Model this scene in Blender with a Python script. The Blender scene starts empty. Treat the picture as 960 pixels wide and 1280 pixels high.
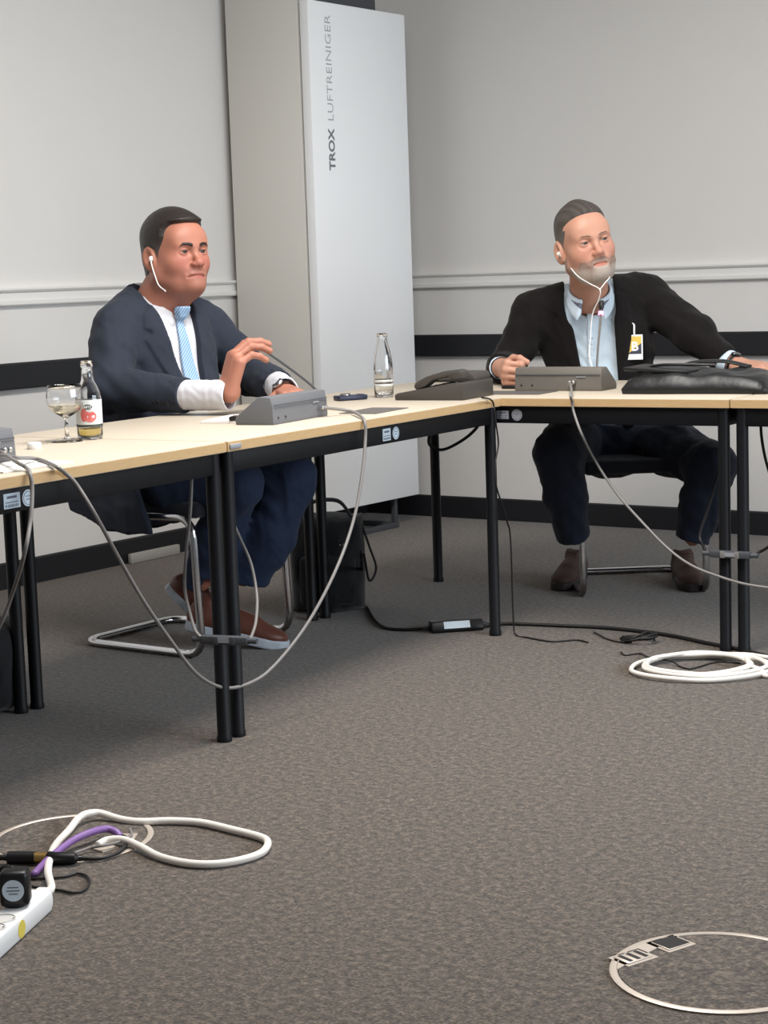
import bpy, bmesh, math, random
import numpy as np
from mathutils import Vector, Matrix
random.seed(4); np.random.seed(4)
SC = bpy.context.scene
COL = SC.collection
H = 1.14
# ---------------------------------------------------------------- camera
cam = bpy.data.cameras.new('camera'); camo = bpy.data.objects.new('camera', cam); COL.objects.link(camo)
Rm = [[0.8163332064910436, 0.04683501607452545, -0.5756792312124436],
      [0.5766079088473641, -0.12392293589867663, 0.8075682171884443],
      [-0.03351739003444244, -0.9911859498739635, -0.12816784829951555]]
M = Matrix(((Rm[0][0], -Rm[0][1], -Rm[0][2], 0), (Rm[1][0], -Rm[1][1], -Rm[1][2], 0),
            (Rm[2][0], -Rm[2][1], -Rm[2][2], H), (0, 0, 0, 1)))
camo.matrix_world = M
cam.sensor_fit = 'AUTO'; cam.sensor_width = 36.0; cam.lens = 2300/1280*36.0
cam.clip_start = 0.05
SC.camera = camo
# ---------------------------------------------------------------- light and exposure
SC.view_settings.view_transform = 'Standard'; SC.view_settings.look = 'None'
SC.view_settings.exposure = -0.05; SC.view_settings.gamma = 1.0; SC.view_settings.use_curve_mapping = False
W = bpy.data.worlds.new('world'); SC.world = W; W.use_nodes = True
W.node_tree.nodes['Background'].inputs[0].default_value = (0.93, 0.95, 1.0, 1)
W.node_tree.nodes['Background'].inputs[1].default_value = 0.13
def area(name, loc, target, sx, sy, power, col):
    l = bpy.data.lights.new(name, 'AREA'); l.shape = 'RECTANGLE'; l.size = sx; l.size_y = sy; l.energy = power; l.color = col
    o = bpy.data.objects.new(name, l); COL.objects.link(o); o.location = loc
    o.rotation_euler = (Vector(target)-Vector(loc)).to_track_quat('-Z', 'Y').to_euler()
    return o
area('ceiling_light', (-2.45, 3.65, 2.8), (-2.45, 3.65, 0), .7, 2.3, 130, (1.0, 0.97, 0.93))
area('window_light', (1.6, 4.6, 1.5), (-4.6, 5.0, 1.35), 3.8, 1.3, 140, (0.83, 0.92, 1.0))

# ---------------------------------------------------------------- materials
def lin(c): return tuple((x/255/12.92 if x/255 <= .04045 else ((x/255+.055)/1.055)**2.4) for x in c)
def mat(name, c, rough=.5, metal=0, spec=.5, noise=None, bump=None, sheen=0, coat=0, trans=0, ior=1.45, emis=None, attr=None, stretch=None):
    m = bpy.data.materials.new(name); m.use_nodes = True
    nt = m.node_tree; b = nt.nodes['Principled BSDF']; I = b.inputs
    col = lin(c)+(1,)
    I['Base Color'].default_value = col; I['Roughness'].default_value = rough; I['Metallic'].default_value = metal
    I['Specular IOR Level'].default_value = spec; I['Sheen Weight'].default_value = sheen; I['Coat Weight'].default_value = coat
    I['Transmission Weight'].default_value = trans; I['IOR'].default_value = ior
    if emis: I['Emission Color'].default_value = lin(emis[0])+(1,); I['Emission Strength'].default_value = emis[1]
    tc = nt.nodes.new('ShaderNodeTexCoord')
    src = tc.outputs['Object']
    if stretch:
        mp = nt.nodes.new('ShaderNodeMapping'); mp.inputs['Scale'].default_value = stretch
        nt.links.new(src, mp.inputs[0]); src = mp.outputs[0]
    base = None
    if attr:
        at_ = nt.nodes.new('ShaderNodeAttribute'); at_.attribute_name = attr; base = at_.outputs['Color']
        nt.links.new(base, I['Base Color'])
    if noise:                              # (scale, amount, second colour)
        n = nt.nodes.new('ShaderNodeTexNoise'); n.inputs['Scale'].default_value = noise[0]; n.inputs['Detail'].default_value = 4
        nt.links.new(src, n.inputs['Vector'])
        mr = nt.nodes.new('ShaderNodeMapRange'); mr.inputs[1].default_value = .35; mr.inputs[2].default_value = .65
        mr.inputs[3].default_value = 0; mr.inputs[4].default_value = noise[1]
        nt.links.new(n.outputs['Fac'], mr.inputs[0])
        mx = nt.nodes.new('ShaderNodeMix'); mx.data_type = 'RGBA'
        nt.links.new(mr.outputs[0], mx.inputs['Factor'])
        mx.inputs['A'].default_value = col; mx.inputs['B'].default_value = lin(noise[2])+(1,)
        if base: nt.links.new(base, mx.inputs['A'])
        nt.links.new(mx.outputs['Result'], I['Base Color'])
    if bump:                               # (scale, strength, distance)
        n2 = nt.nodes.new('ShaderNodeTexNoise'); n2.inputs['Scale'].default_value = bump[0]; n2.inputs['Detail'].default_value = 3
        nt.links.new(src, n2.inputs['Vector'])
        bp = nt.nodes.new('ShaderNodeBump'); bp.inputs['Strength'].default_value = bump[1]; bp.inputs['Distance'].default_value = bump[2]
        nt.links.new(n2.outputs['Fac'], bp.inputs['Height']); nt.links.new(bp.outputs[0], I['Normal'])
    return m
MT = dict(
    wall=mat('wall_covering', (226, 223, 220), .85, noise=(9, .12, (220, 216, 212)), bump=(420, .12, .002)),
    trim=mat('white_rail_paint', (230, 228, 225), .6),
    black_rail=mat('black_rail_paint', (24, 25, 30), .55),
    ceil=mat('ceiling_paint', (225, 224, 220), .9),
    maple=mat('maple_laminate', (191, 180, 164), .5, spec=.35, noise=(14, .35, (185, 172, 152)), stretch=(1, 9, 9)),
    edge=mat('maple_edge_band', (198, 166, 122), .5, noise=(30, .4, (184, 149, 103)), stretch=(1, 1, 8)),
    black_steel=mat('black_powder_coat', (15, 16, 20), .5, spec=.3),
    chrome=mat('chrome_tube', (215, 216, 220), .14, metal=1),
    upholstery=mat('dark_upholstery', (27, 30, 40), .85, sheen=.2, bump=(600, .2, .001)),
    white_panel=mat('white_panel_lacquer', (248, 249, 251), .38),
    cream_panel=mat('cream_panel_lacquer', (222, 219, 212), .45),
    anthracite=mat('anthracite_metal', (72, 74, 79), .5),
    print_grey=mat('dark_grey_print', (118, 121, 128), .5),
    print_light=mat('light_grey_print', (168, 172, 180), .5),
    grey_plastic=mat('grey_plastic', (103, 104, 108), .55, bump=(900, .08, .0005)),
    taupe_plastic=mat('taupe_plastic', (104, 99, 93), .55, bump=(900, .08, .0005)),
    phone_plastic=mat('dark_taupe_plastic', (66, 62, 58), .5, bump=(900, .06, .0005)),
    black_plastic=mat('black_plastic', (20, 20, 23), .4),
    blue_plastic=mat('dark_blue_plastic', (42, 46, 68), .35),
    white_plastic=mat('white_plastic', (240, 240, 240), .35),
    white_cable=mat('white_cable_sheath', (238, 232, 224), .45),
    grey_cable=mat('grey_cable_sheath', (128, 124, 122), .45),
    black_cable=mat('black_cable_sheath', (28, 26, 27), .5),
    purple_cable=mat('purple_cable_sheath', (133, 98, 160), .45),
    clear_ring=mat('pale_ring_metal', (196, 184, 172), .4, metal=.3),
    gold=mat('gold_metal', (200, 165, 105), .3, metal=.9),
    silver=mat('silver_metal', (205, 205, 205), .25, metal=1),
    sticker=mat('pale_blue_sticker', (206, 220, 232), .5),
    sticker_ink=mat('sticker_ink', (96, 104, 118), .6),
    sticker_grey=mat('grey_sticker', (150, 152, 158), .5),
    yellow=mat('yellow_sticker', (226, 205, 92), .5),
    paper=mat('white_paper', (232, 230, 226), .7),
    dark_sheet=mat('dark_grey_sheet', (92, 88, 86), .6),
    leather_bag=mat('black_nylon', (15, 15, 17), .42, sheen=.05, bump=(16, .35, .01)),
    leather_dark=mat('matt_black_fabric', (22, 23, 28), .8, sheen=.2, bump=(40, .5, .006)),
    grey_board=mat('grey_plastic_strip', (158, 155, 150), .6),
    glass=mat('clear_glass', (255, 255, 255), .0, trans=1, ior=1.45),
    juice=mat('pale_yellow_juice', (226, 205, 120), .05, trans=.85, ior=1.33),
    cloudy=mat('pale_cloudy_juice', (244, 236, 214), .05, trans=.8, ior=1.33),
    water=mat('water', (255, 255, 255), .0, trans=1, ior=1.33),
    label=mat('white_bottle_label', (222, 226, 226), .5),
    label_dark=mat('dark_label_band', (60, 68, 66), .5),
    apple=mat('red_apple_print', (206, 96, 96), .5, noise=(60, .5, (232, 150, 140))),
    logo=mat('dark_green_logo', (38, 52, 38), .5),
    pink_glow=mat('pink_ring_lamp', (255, 150, 210), .4, emis=((255, 130, 205), 2.5)),
    socket_grey=mat('pale_grey_socket', (214, 212, 208), .5),
    badge_yellow=mat('badge_yellow', (222, 186, 84), .5),
    badge_navy=mat('badge_navy', (52, 54, 74), .5),
)
def carpet():
    m = bpy.data.materials.new('speckled_carpet'); m.use_nodes = True; nt = m.node_tree; b = nt.nodes['Principled BSDF']
    b.inputs['Roughness'].default_value = .95; b.inputs['Specular IOR Level'].default_value = .1; b.inputs['Sheen Weight'].default_value = .25
    tc = nt.nodes.new('ShaderNodeTexCoord')
    def noise(s, d, r=.6):
        n = nt.nodes.new('ShaderNodeTexNoise'); n.inputs['Scale'].default_value = s; n.inputs['Detail'].default_value = d; n.inputs['Roughness'].default_value = r
        nt.links.new(tc.outputs['Object'], n.inputs['Vector']); return n
    n1 = noise(62, 3); n2 = noise(170, 2)
    ad = nt.nodes.new('ShaderNodeMath'); ad.operation = 'ADD'; nt.links.new(n1.outputs['Fac'], ad.inputs[0]); nt.links.new(n2.outputs['Fac'], ad.inputs[1])
    cr = nt.nodes.new('ShaderNodeValToRGB'); e = cr.color_ramp.elements
    hv = nt.nodes.new('ShaderNodeMath'); hv.operation = 'MULTIPLY'; hv.inputs[1].default_value = .5; nt.links.new(ad.outputs[0], hv.inputs[0])
    e[0].position = .36; e[0].color = lin((48, 41, 36))+(1,); e[1].position = .66; e[1].color = lin((124, 110, 97))+(1,)
    x = e.new(.5); x.color = lin((81, 71, 62))+(1,)
    nt.links.new(hv.outputs[0], cr.inputs[0]); nt.links.new(cr.outputs[0], b.inputs['Base Color'])
    bp = nt.nodes.new('ShaderNodeBump'); bp.inputs['Strength'].default_value = .6; bp.inputs['Distance'].default_value = .006
    nt.links.new(hv.outputs[0], bp.inputs['Height']); nt.links.new(bp.outputs[0], b.inputs['Normal'])
    return m
MT['carpet'] = carpet()

# ---------------------------------------------------------------- helpers
def V(*a): return Vector(a)
def link(name, me, m=None, parent=None):
    o = bpy.data.objects.new(name, me); COL.objects.link(o)
    if m is not None: me.materials.append(MT[m] if isinstance(m, str) else m)
    if parent is not None: o.parent = parent
    return o
def tag(o, label, cat, group=None):
    o['label'] = label; o['category'] = cat
    if group: o['group'] = group
    return o
def thing(name, label, cat, loc=(0, 0, 0), rot=0, group=None):
    o = bpy.data.objects.new(name, None); COL.objects.link(o); o.location = loc; o.rotation_euler = (0, 0, rot); o.empty_display_size = .05
    return tag(o, label, cat, group)
class MB:
    def __init__(s): s.bm = bmesh.new()
    def merge(s, b):
        me = bpy.data.meshes.new('tmp'); b.to_mesh(me); b.free(); s.bm.from_mesh(me); bpy.data.meshes.remove(me); return s
    def box(s, c, d, bev=0, rot=None, seg=2):
        b = bmesh.new(); bmesh.ops.create_cube(b, size=1); bmesh.ops.scale(b, vec=d, verts=b.verts)
        if bev: bmesh.ops.bevel(b, geom=b.edges[:], offset=bev, segments=seg, affect='EDGES', profile=.5)
        if rot is not None: bmesh.ops.rotate(b, matrix=rot, cent=(0, 0, 0), verts=b.verts)
        bmesh.ops.translate(b, vec=c, verts=b.verts); return s.merge(b)
    def prism(s, pts, a0, a1, axis='y', bev=0, seg=2):      # polygon in the plane across axis, swept from a0 to a1
        b = bmesh.new()
        f = {'x': lambda p, a: (a, p[0], p[1]), 'y': lambda p, a: (p[0], a, p[1]), 'z': lambda p, a: (p[0], p[1], a)}[axis]
        v0 = [b.verts.new(f(p, a0)) for p in pts]; v1 = [b.verts.new(f(p, a1)) for p in pts]; n = len(pts)
        b.faces.new(v0); b.faces.new(v1[::-1])
        for i in range(n): b.faces.new((v0[i], v1[i], v1[(i+1) % n], v0[(i+1) % n]))
        bmesh.ops.recalc_face_normals(b, faces=b.faces[:])
        if bev: bmesh.ops.bevel(b, geom=b.edges[:], offset=bev, segments=seg, affect='EDGES', profile=.5)
        return s.merge(b)
    def lathe(s, prof, n=32, c=(0, 0, 0)):
        b = bmesh.new(); rings = []
        for r, z in prof:
            if r < 1e-6: rings.append([b.verts.new((c[0], c[1], c[2]+z))])
            else: rings.append([b.verts.new((c[0]+r*math.cos(2*math.pi*i/n), c[1]+r*math.sin(2*math.pi*i/n), c[2]+z)) for i in range(n)])
        for p, q in zip(rings, rings[1:]):
            for i in range(n):
                j = (i+1) % n
                if len(p) == 1 and len(q) == 1: continue
                if len(p) == 1: b.faces.new((p[0], q[j], q[i]))
                elif len(q) == 1: b.faces.new((p[i], p[j], q[0]))
                else: b.faces.new((p[i], p[j], q[j], q[i]))
        bmesh.ops.recalc_face_normals(b, faces=b.faces[:]); return s.merge(b)
    def tube(s, pts, r, n=10, smooth=6, closed=False, flat=1.0):
        P = spline(pts, smooth, closed) if smooth else [Vector(p) for p in pts]
        b = bmesh.new(); rings = []; N = len(P); up = None
        for i, p in enumerate(P):
            if closed: t = P[(i+1) % N]-P[i-1]
            else: t = P[min(i+1, N-1)]-P[max(i-1, 0)]
            t.normalize()
            if up is None:
                up = Vector((0, 0, 1)) if abs(t.z) < .9 else Vector((1, 0, 0))
            up = (up-t*up.dot(t))
            if up.length < 1e-4: up = t.orthogonal()
            up.normalize(); sd = t.cross(up)
            rr = r[min(i*len(r)//N, len(r)-1)] if isinstance(r, (list, tuple)) else r
            rings.append([b.verts.new(p+up*(math.sin(2*math.pi*k/n)*rr*flat)+sd*(math.cos(2*math.pi*k/n)*rr)) for k in range(n)])
        for i in range(N if closed else N-1):
            p, q = rings[i], rings[(i+1) % N]
            for k in range(n): b.faces.new((p[k], p[(k+1) % n], q[(k+1) % n], q[k]))
        if not closed: b.faces.new(rings[0][::-1]); b.faces.new(rings[-1])
        bmesh.ops.recalc_face_normals(b, faces=b.faces[:]); return s.merge(b)
    def rot(s, mtx): bmesh.ops.transform(s.bm, matrix=mtx, verts=s.bm.verts); return s
    def build(s, name, m, parent=None, smooth=True, angle=.6):
        me = bpy.data.meshes.new(name)
        for f in s.bm.faces: f.smooth = smooth
        if smooth:
            for e in s.bm.edges:
                if len(e.link_faces) == 2 and e.calc_face_angle(0) > angle: e.smooth = False
        s.bm.to_mesh(me); s.bm.free()
        return link(name, me, m, parent)
def spline(pts, k=6, closed=False):
    P = [Vector(p) for p in pts]; n = len(P); out = []
    rng = range(n) if closed else range(n-1)
    for i in rng:
        p1, p2 = P[i], P[(i+1) % n]
        p0 = P[i-1] if (i > 0 or closed) else p1*2-p2
        p3 = P[(i+2) % n] if (i+2 < n or closed) else p2*2-p1
        for j in range(k):
            t = j/k
            out.append(.5*((2*p1)+(p2-p0)*t+(2*p0-5*p1+4*p2-p3)*t*t+(3*p1-p0-3*p2+p3)*t**3))
    if not closed: out.append(P[-1])
    return out
def fillet(pts, r, k=5):
    P = [Vector(p) for p in pts]; out = [P[0]]
    for a, b, c in zip(P, P[1:], P[2:]):
        d1 = (a-b).normalized(); d2 = (c-b).normalized(); rr = min(r, (a-b).length*.45, (c-b).length*.45)
        s, e = b+d1*rr, b+d2*rr
        for j in range(k+1):
            t = j/k; out.append(s*(1-t)**2+b*2*t*(1-t)+e*t*t)
    out.append(P[-1]); return out
def text(name, s, size, m, parent, mtx, bold=0, sx=1, extrude=.0004, space=1.0, align='LEFT'):
    cu = bpy.data.curves.new('tmp_text', 'FONT'); cu.body = s; cu.size = size; cu.offset = bold; cu.extrude = extrude; cu.space_character = space
    cu.align_x = align; cu.resolution_u = 3
    o = bpy.data.objects.new('tmp_text', cu); COL.objects.link(o)
    dg = bpy.context.evaluated_depsgraph_get(); me = bpy.data.meshes.new_from_object(o.evaluated_get(dg))
    bpy.data.objects.remove(o); bpy.data.curves.remove(cu); me.name = name; me.materials.clear()
    me.transform(mtx @ Matrix.Diagonal((sx, 1, 1, 1)))
    return link(name, me, m, parent)
def axes(x, y, o):          # matrix whose local x,y,z axes are x, y, x cross y
    x = Vector(x).normalized(); y = Vector(y).normalized(); z = x.cross(y)
    return Matrix(((x[0], y[0], z[0], o[0]), (x[1], y[1], z[1], o[1]), (x[2], y[2], z[2], o[2]), (0, 0, 0, 1)))
def cable(name, label, pts, r, m, n=8, smooth=7, cat='cable', group=None, closed=False):
    o = MB().tube(pts, r, n, smooth, closed).build(name, m, None, angle=3); tag(o, label, cat, group); return o
def structure(o): o['kind'] = 'structure'; return o

# ---------------------------------------------------------------- the room
XL, YB = -5.2, 7.15
structure(MB().box((-1.0, 3.0, -.05), (9, 8.6, .1)).build('floor', 'carpet', smooth=False))
structure(MB().box((XL-.05, 3.0, 1.5), (.1, 8.5, 3.0)).build('wall_left', 'wall', smooth=False))
structure(MB().box((-1.0, YB+.05, 1.5), (8.4, .1, 3.0)).build('wall_back', 'wall', smooth=False))
structure(MB().box((-1.0, 3.0, 3.05), (9, 8.6, .1)).build('ceiling', 'ceil', smooth=False))
railp = [(0, 1.068), (.022, 1.068), (.026, 1.073), (.026, 1.086), (.018, 1.092), (.018, 1.116), (.026, 1.120), (.032, 1.127), (.032, 1.134), (0, 1.134)]
bump = [(0, .754), (.03, .754), (.036, .76), (.036, .847), (.03, .853), (0, .853)]
base = [(0, 0), (.016, 0), (.016, .094), (.012, .1), (0, .1)]
for nm, pr, m in (('trim_1', railp, 'trim'), ('trim_2', bump, 'black_rail'), ('baseboard_left', base, 'black_rail')):
    structure(MB().prism([(XL+a, z) for a, z in pr], -1.2, YB, 'y').build(nm, m, smooth=False))
for nm, pr, m in (('trim_3', railp, 'trim'), ('trim_4', bump, 'black_rail'), ('baseboard_back', base, 'black_rail')):
    structure(MB().prism([(YB-a, z) for a, z in pr], XL, 3.1, 'x').build(nm, m, smooth=False))
o = MB().box((0, 0, .021), (.022, .30, .042), .006).build('floor_strip', 'grey_board')
o.location = (-5.165, 5.595, 0); tag(o, 'pale grey strip lying along the black baseboard behind the chair on the left', 'strip')

# ---------------------------------------------------------------- air purifier in the corner
t = thing('air_purifier', 'tall white and cream air purifier cabinet standing in the corner', 'air purifier', (-4.95, 6.55, 0))
def T0(x, y, z): return (x+4.95, y-6.55, z)
MB().box(T0(-4.965, 6.50, 1.27), (.37, .54, 2.27), .004).build('body', 'anthracite', t)
MB().box(T0(-4.742, 6.552, 1.205), (.045, .705, 2.138), .004).build('front_panel', 'white_panel', t)
MB().box(T0(-4.970, 6.213, 1.235), (.388, .026, 2.20), .003).build('side_panel', 'cream_panel', t)
MB().box(T0(-4.970, 6.80, 1.205), (.388, .026, 2.138), .003).build('side_panel', 'cream_panel', t)
for yy in (6.235, 6.765):
    MB().box(T0(-4.96, yy, .012), (.41, .03, .024), .002).build('base_bar', 'anthracite', t)
MB().box(T0(-4.755, 6.50, .012), (.024, .54, .024), .002).build('base_bar', 'anthracite', t)
for yy in (6.24, 6.755):
    for xx in (-4.757, -5.13):
        MB().box(T0(xx, yy, .075), (.022, .022, .11), .002).build('base_post', 'anthracite', t)
def letters(body, z0, z1, m, bold):
    mz = axes((0, 0, 1), (0, -1, 0), T0(-4.719, 6.350, z0))
    o = text('lettering', body, .057, m, t, Matrix.Identity(4), bold=bold)
    xs = [v.co.x for v in o.data.vertices]; o.data.transform(mz @ Matrix.Diagonal(((z1-z0)/(max(xs)-min(xs)), 1, 1, 1)) @ Matrix.Translation((-min(xs), 0, 0)))
letters('TROX', 1.581, 1.756, 'print_grey', .0016)
letters('LUFTREINIGER', 1.789, 2.222, 'print_light', -.0006)

# ---------------------------------------------------------------- tables
TA = math.radians(3.9); CX, CY = -3.02, 4.90; ZT = .747
TU = Vector((math.cos(TA), math.sin(TA), 0)); TV = Vector((-math.sin(TA), math.cos(TA), 0))
def T(u, v, z=ZT): return Vector((CX, CY, 0))+TU*u+TV*v+Vector((0, 0, z))
def make_table(label, u0, u1, v0, v1, back=0):
    uc, vc = (u0+u1)/2, (v0+v1)/2
    t = thing('conference_table', label, 'table', T(uc, vc, 0), TA, 'maple conference tables')
    a, b = (u1-u0)/2, (v1-v0)/2
    top = MB().box((0, 0, ZT-.0135), (2*a-.003, 2*b-.003, .027), .002).build('tabletop', 'maple', t)
    e = MB()
    for s in (-1, 1):
        e.box((s*(a-.0005), 0, ZT-.0135), (.0025, 2*b, .0225)); e.box((0, s*(b-.0005), ZT-.0135), (2*a, .0025, .0225))
    e.build('edge_band', 'edge', top, smooth=False)
    for s in (-1, 1):
        MB().box((s*(a-.028), 0, ZT-.054), (.028, 2*b-.04, .052), .003).build('apron', 'black_steel', t)
        MB().box((0, s*(b-.028), ZT-.054), (2*a-.04, .028, .052), .003).build('apron', 'black_steel', t)
        for q in (-1, 1):
            dv = .024 if s < 0 and q == back else 0
            MB().lathe([(0, 0), (.019, 0), (.0195, .012), (.0175, .016), (.0175, ZT-.028), (0, ZT-.028)], 20, (s*(a-.026), q*(b-.026)+dv, 0)).build('leg', 'black_steel', t)
    return t
t1 = make_table('maple topped table at the left edge, carrying the wine glass and the juice bottle', -.74, .008, -2.93, -1.474, 1)
t2 = make_table('maple topped table in front of the man in the navy suit', -.735, .008, -1.468, -.035, -1)
t3 = make_table('maple topped table in front of the bearded man, carrying the flat black bag', -.72, .752, -.032, .79)
t4 = make_table('maple topped table cut off by the right edge of the picture', .756, 2.22, -.03, .79)
def sticker(par, x, y, z, nx, w=.052, h=.03, grey=False):      # name plate and round seal on an apron
    # local plane: nx = outward normal in table coordinates
    n = Vector(nx); xa = Vector((0, 0, 1)).cross(n)
    def M_(dx): return axes(xa, (0, 0, 1), Vector((x, y, z))+xa*dx+n*.0006)
    p = MB().box((0, 0, 0), (w, h, .001)).rot(M_(0)).build('inventory_sticker', 'sticker_grey' if grey else 'sticker', par)
    MB().box((0, h*.24, .0007), (w*.6, h*.16, .0004)).box((0, -.1*h, .0007), (w*.8, h*.06, .0004)).rot(M_(0)).build('printed_line', 'sticker_ink', p)
    b = MB()
    for i in range(12): b.box((-w*.4+w*.073*i, -h*.33, .0007), (w*(.03 if i % 3 else .045), h*.2, .0004))
    b.rot(M_(0)).build('barcode', 'sticker_ink', p)
    q = MB().lathe([(0, -.0005), (.018, -.0005), (.018, .0005), (0, .0005)], 28).rot(M_(.05)).build('round_sticker', 'sticker_grey' if grey else 'sticker', par)
    MB().lathe([(.0135, .0006), (.0148, .0006), (.0148, .0009), (.0135, .0009)], 28).box((0, .004, .0007), (.014, .0016, .0004)).box((0, -.003, .0007), (.011, .0016, .0004)).rot(M_(.05)).build('printed_ring', 'sticker_ink', q)
sticker(t2, .3575, .053, ZT-.054, (1, 0, 0), .042, .034)
sticker(t1, .360, -.02, ZT-.054, (1, 0, 0), .05, .032)
sticker(t3, -.006-.005, -.397, ZT-.054, (0, -1, 0), .042, .026, True)
# small dark joint plate where the two tables meet
tag(MB().box((0, 0, 0), (.004, .045, .012), .001).build('joint_plate', 'sticker_grey'), 'small grey plate on the table edge beside the seam by the suited man', 'plate').matrix_world = Matrix.Translation(T(.011, -1.44, ZT-.014)) @ Matrix.Rotation(TA, 4, 'Z')

# ---------------------------------------------------------------- cantilever chairs
def make_chair(label, loc, rot):        # faces local +Y
    t = thing('cantilever_chair', label, 'chair', loc, rot, 'cantilever chairs')
    r = .0125; w = .215
    pts = [(-w+.03, -.20, .72), (-w+.03, -.215, .60), (-w, -.21, .425), (-w, .23, .435), (-w, .25, r), (-w, -.25, r), (w, -.25, r), (w, .25, r), (w, .23, .435), (w, -.21, .425), (w-.03, -.215, .60), (w-.03, -.20, .72)]
    MB().tube(fillet(pts, .065, 6), r, 14, 0).build('frame', 'chrome', t, angle=2)
    for s in (-1, 1):
        MB().lathe([(0, -.006), (.006, -.006), (.006, .006), (0, .006)], 10, (s*(w-.0), .20, .006)).build('floor_glide', 'black_plastic', t)
    MB().box((0, .01, .452), (.41, .46, .05), .02, seg=4).build('seat', 'upholstery', t)
    MB().box((0, -.19, .645), (.43, .045, .25), .018, rot=Matrix.Rotation(math.radians(-4), 3, 'X'), seg=4).build('backrest', 'upholstery', t)
    return t
make_chair('chrome cantilever chair under the man in the navy suit', (-3.885, 4.345, 0), math.radians(-90))
make_chair('chrome cantilever chair under the bearded man', (-3.075, 5.84, 0), math.radians(-142))

# ---------------------------------------------------------------- conference microphone units
def make_mic(label, loc, rot, m, neck, lit):   # operator side is local -Y, cable side is local +Y
    t = thing('microphone_unit', label, 'microphone', loc, rot, 'table microphone units')
    w = .155
    prof = [(.0, .0), (.0, .012), (-.002, .05), (-.008, .074), (-.045, .076), (-.118, .022), (-.122, .012), (-.118, .0)]
    MB().prism([(y, z) for y, z in prof], -w, w, 'x', .003).build('housing', m, t)
    MB().box((0, .0005, .052), (.30, .0015, .0025)).build('seam_line', 'anthracite', t)
    MB().box((-.085, .0008, .045), (.034, .001, .003)).build('maker_mark', 'sticker_grey', t)
    for x in (-.118, -.10) if not lit else (-.062, -.05):
        MB().lathe([(0, 0), (.006, 0), (.006, .016), (.004, .018), (0, .018)], 12).rot(Matrix.Translation((x, 0, .028)) @ Matrix.Rotation(math.radians(-90), 4, 'X')).build('plug', 'silver', t)
    for x in (-.12, .08): MB().lathe([(0, 0), (.012, 0), (.012, .004), (0, .004)], 12, (x, -.03, -.003)).build('foot', 'black_plastic', t)
    for x in (.09, .13): MB().lathe([(0, 0), (.003, 0), (.003, .001), (0, .001)], 8).rot(Matrix.Translation((x, .001, .018)) @ Matrix.Rotation(math.radians(-90), 4, 'X')).build('screw', 'black_plastic', t)
    inv = Matrix.Rotation(-rot, 4, 'Z') @ Matrix.Translation(-Vector(loc))
    P = [inv @ Vector(p) for p in neck]
    g = MB().tube(P, .0036, 10, 8).build('gooseneck', m if lit else 'anthracite', t)
    d = (P[-1]-P[-2]).normalized()
    MB().tube([P[-1]-d*.004, P[-1]+d*.012, P[-1]+d*.03, P[-1]+d*.036], [.0062, .0088, .0088, .006], 14, 4).build('microphone_capsule', 'black_plastic' if lit else 'anthracite', g)
    if lit: MB().tube([P[-1]-d*.012, P[-1]-d*.001], .0088, 16, 0).build('light_ring', 'pink_glow', g)
    return t
make_mic('grey microphone unit in front of the man in the navy suit', T(-.165, -.885), math.radians(-90)+TA+math.radians(5.0), 'grey_plastic',
         [(-3.376,4.412,0.797), (-3.392,4.369,0.835), (-3.412,4.289,0.890), (-3.437,4.218,0.940)], False)
make_mic('taupe microphone unit with a pink lit ring in front of the bearded man', T(.055, .27), TA+math.radians(180), 'taupe_plastic',
         [(-2.919,5.320,0.804), (-2.924,5.338,0.863), (-2.927,5.361,0.941), (-2.931,5.379,0.995)], True)
make_mic('grey microphone unit cut off by the left edge of the picture', T(-.215, -2.12), math.radians(-90)+TA+math.radians(3), 'grey_plastic',
         [T(-.25, -2.22, .82), T(-.30, -2.22, .87), T(-.36, -2.21, .92)], False)

# ---------------------------------------------------------------- desk telephone
t = thing('desk_telephone', 'dark taupe desk telephone seen from behind at the table corner', 'telephone', T(-.175, -.045), TA+math.radians(4))
MB().prism([(-.128, 0), (-.13, .016), (-.12, .022), (.06, .052), (.104, .056), (.108, .05), (.108, 0)], -.115, .115, 'y', .004).build('base', 'phone_plastic', t)
MB().prism([(-.04, .05), (.10, .05), (.106, .062), (.098, .080), (.03, .081), (-.03, .060)], -.02, .105, 'y', .006).build('rear_hump', 'phone_plastic', t)
hs = MB().prism([(-.066+(x+.118)*.172/.226, z-.004) for x, z in [(-.105, .034), (-.118, .044), (-.112, .058), (-.06, .078), (.02, .094), (.085, .099), (.106, .094), (.108, .07), (.062, .066), (.04, .076), (-.03, .066), (-.066, .046)]], -.108, -.058, 'y', .006).build('handset', 'phone_plastic', t)
for i in range(3):
    for j in range(4): MB().box((-.09+.026*j, .01+.028*i, .029+.0045*j), (.016, .018, .006), .002).build('button', 'black_plastic', t)
# ---------------------------------------------------------------- bottles, glass, small things on the tables
t = thing('juice_bottle', 'small clear juice bottle with a red apple label', 'bottle', (-3.327,3.387,0.747))
R = .0325
outer = [(0, .002), (.026, .0), (.031, .004), (R, .012), (R, .105), (.031, .118), (.024, .136), (.0165, .150), (.0145, .165), (.0140, .182), (.0158, .184), (.0158, .198), (.0145, .2)]
inner = [(.0125, .2), (.0125, .184), (.0118, .165), (.0138, .150), (.0215, .136), (.0285, .118), (R-.0025, .105), (R-.0025, .014), (.026, .008), (0, .008)]
MB().lathe(outer+inner, 40).build('glass_body', 'glass', t, angle=2)
MB().lathe([(0, .0085), (.0255, .0085), (R-.003, .0145), (R-.003, .028), (0, .028)], 36).build('juice', 'juice', t)
lb = MB().lathe([(R+.0002, .040), (R+.0007, .040), (R+.0007, .102), (R+.0002, .102)], 48).build('label', 'label', t)
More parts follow.
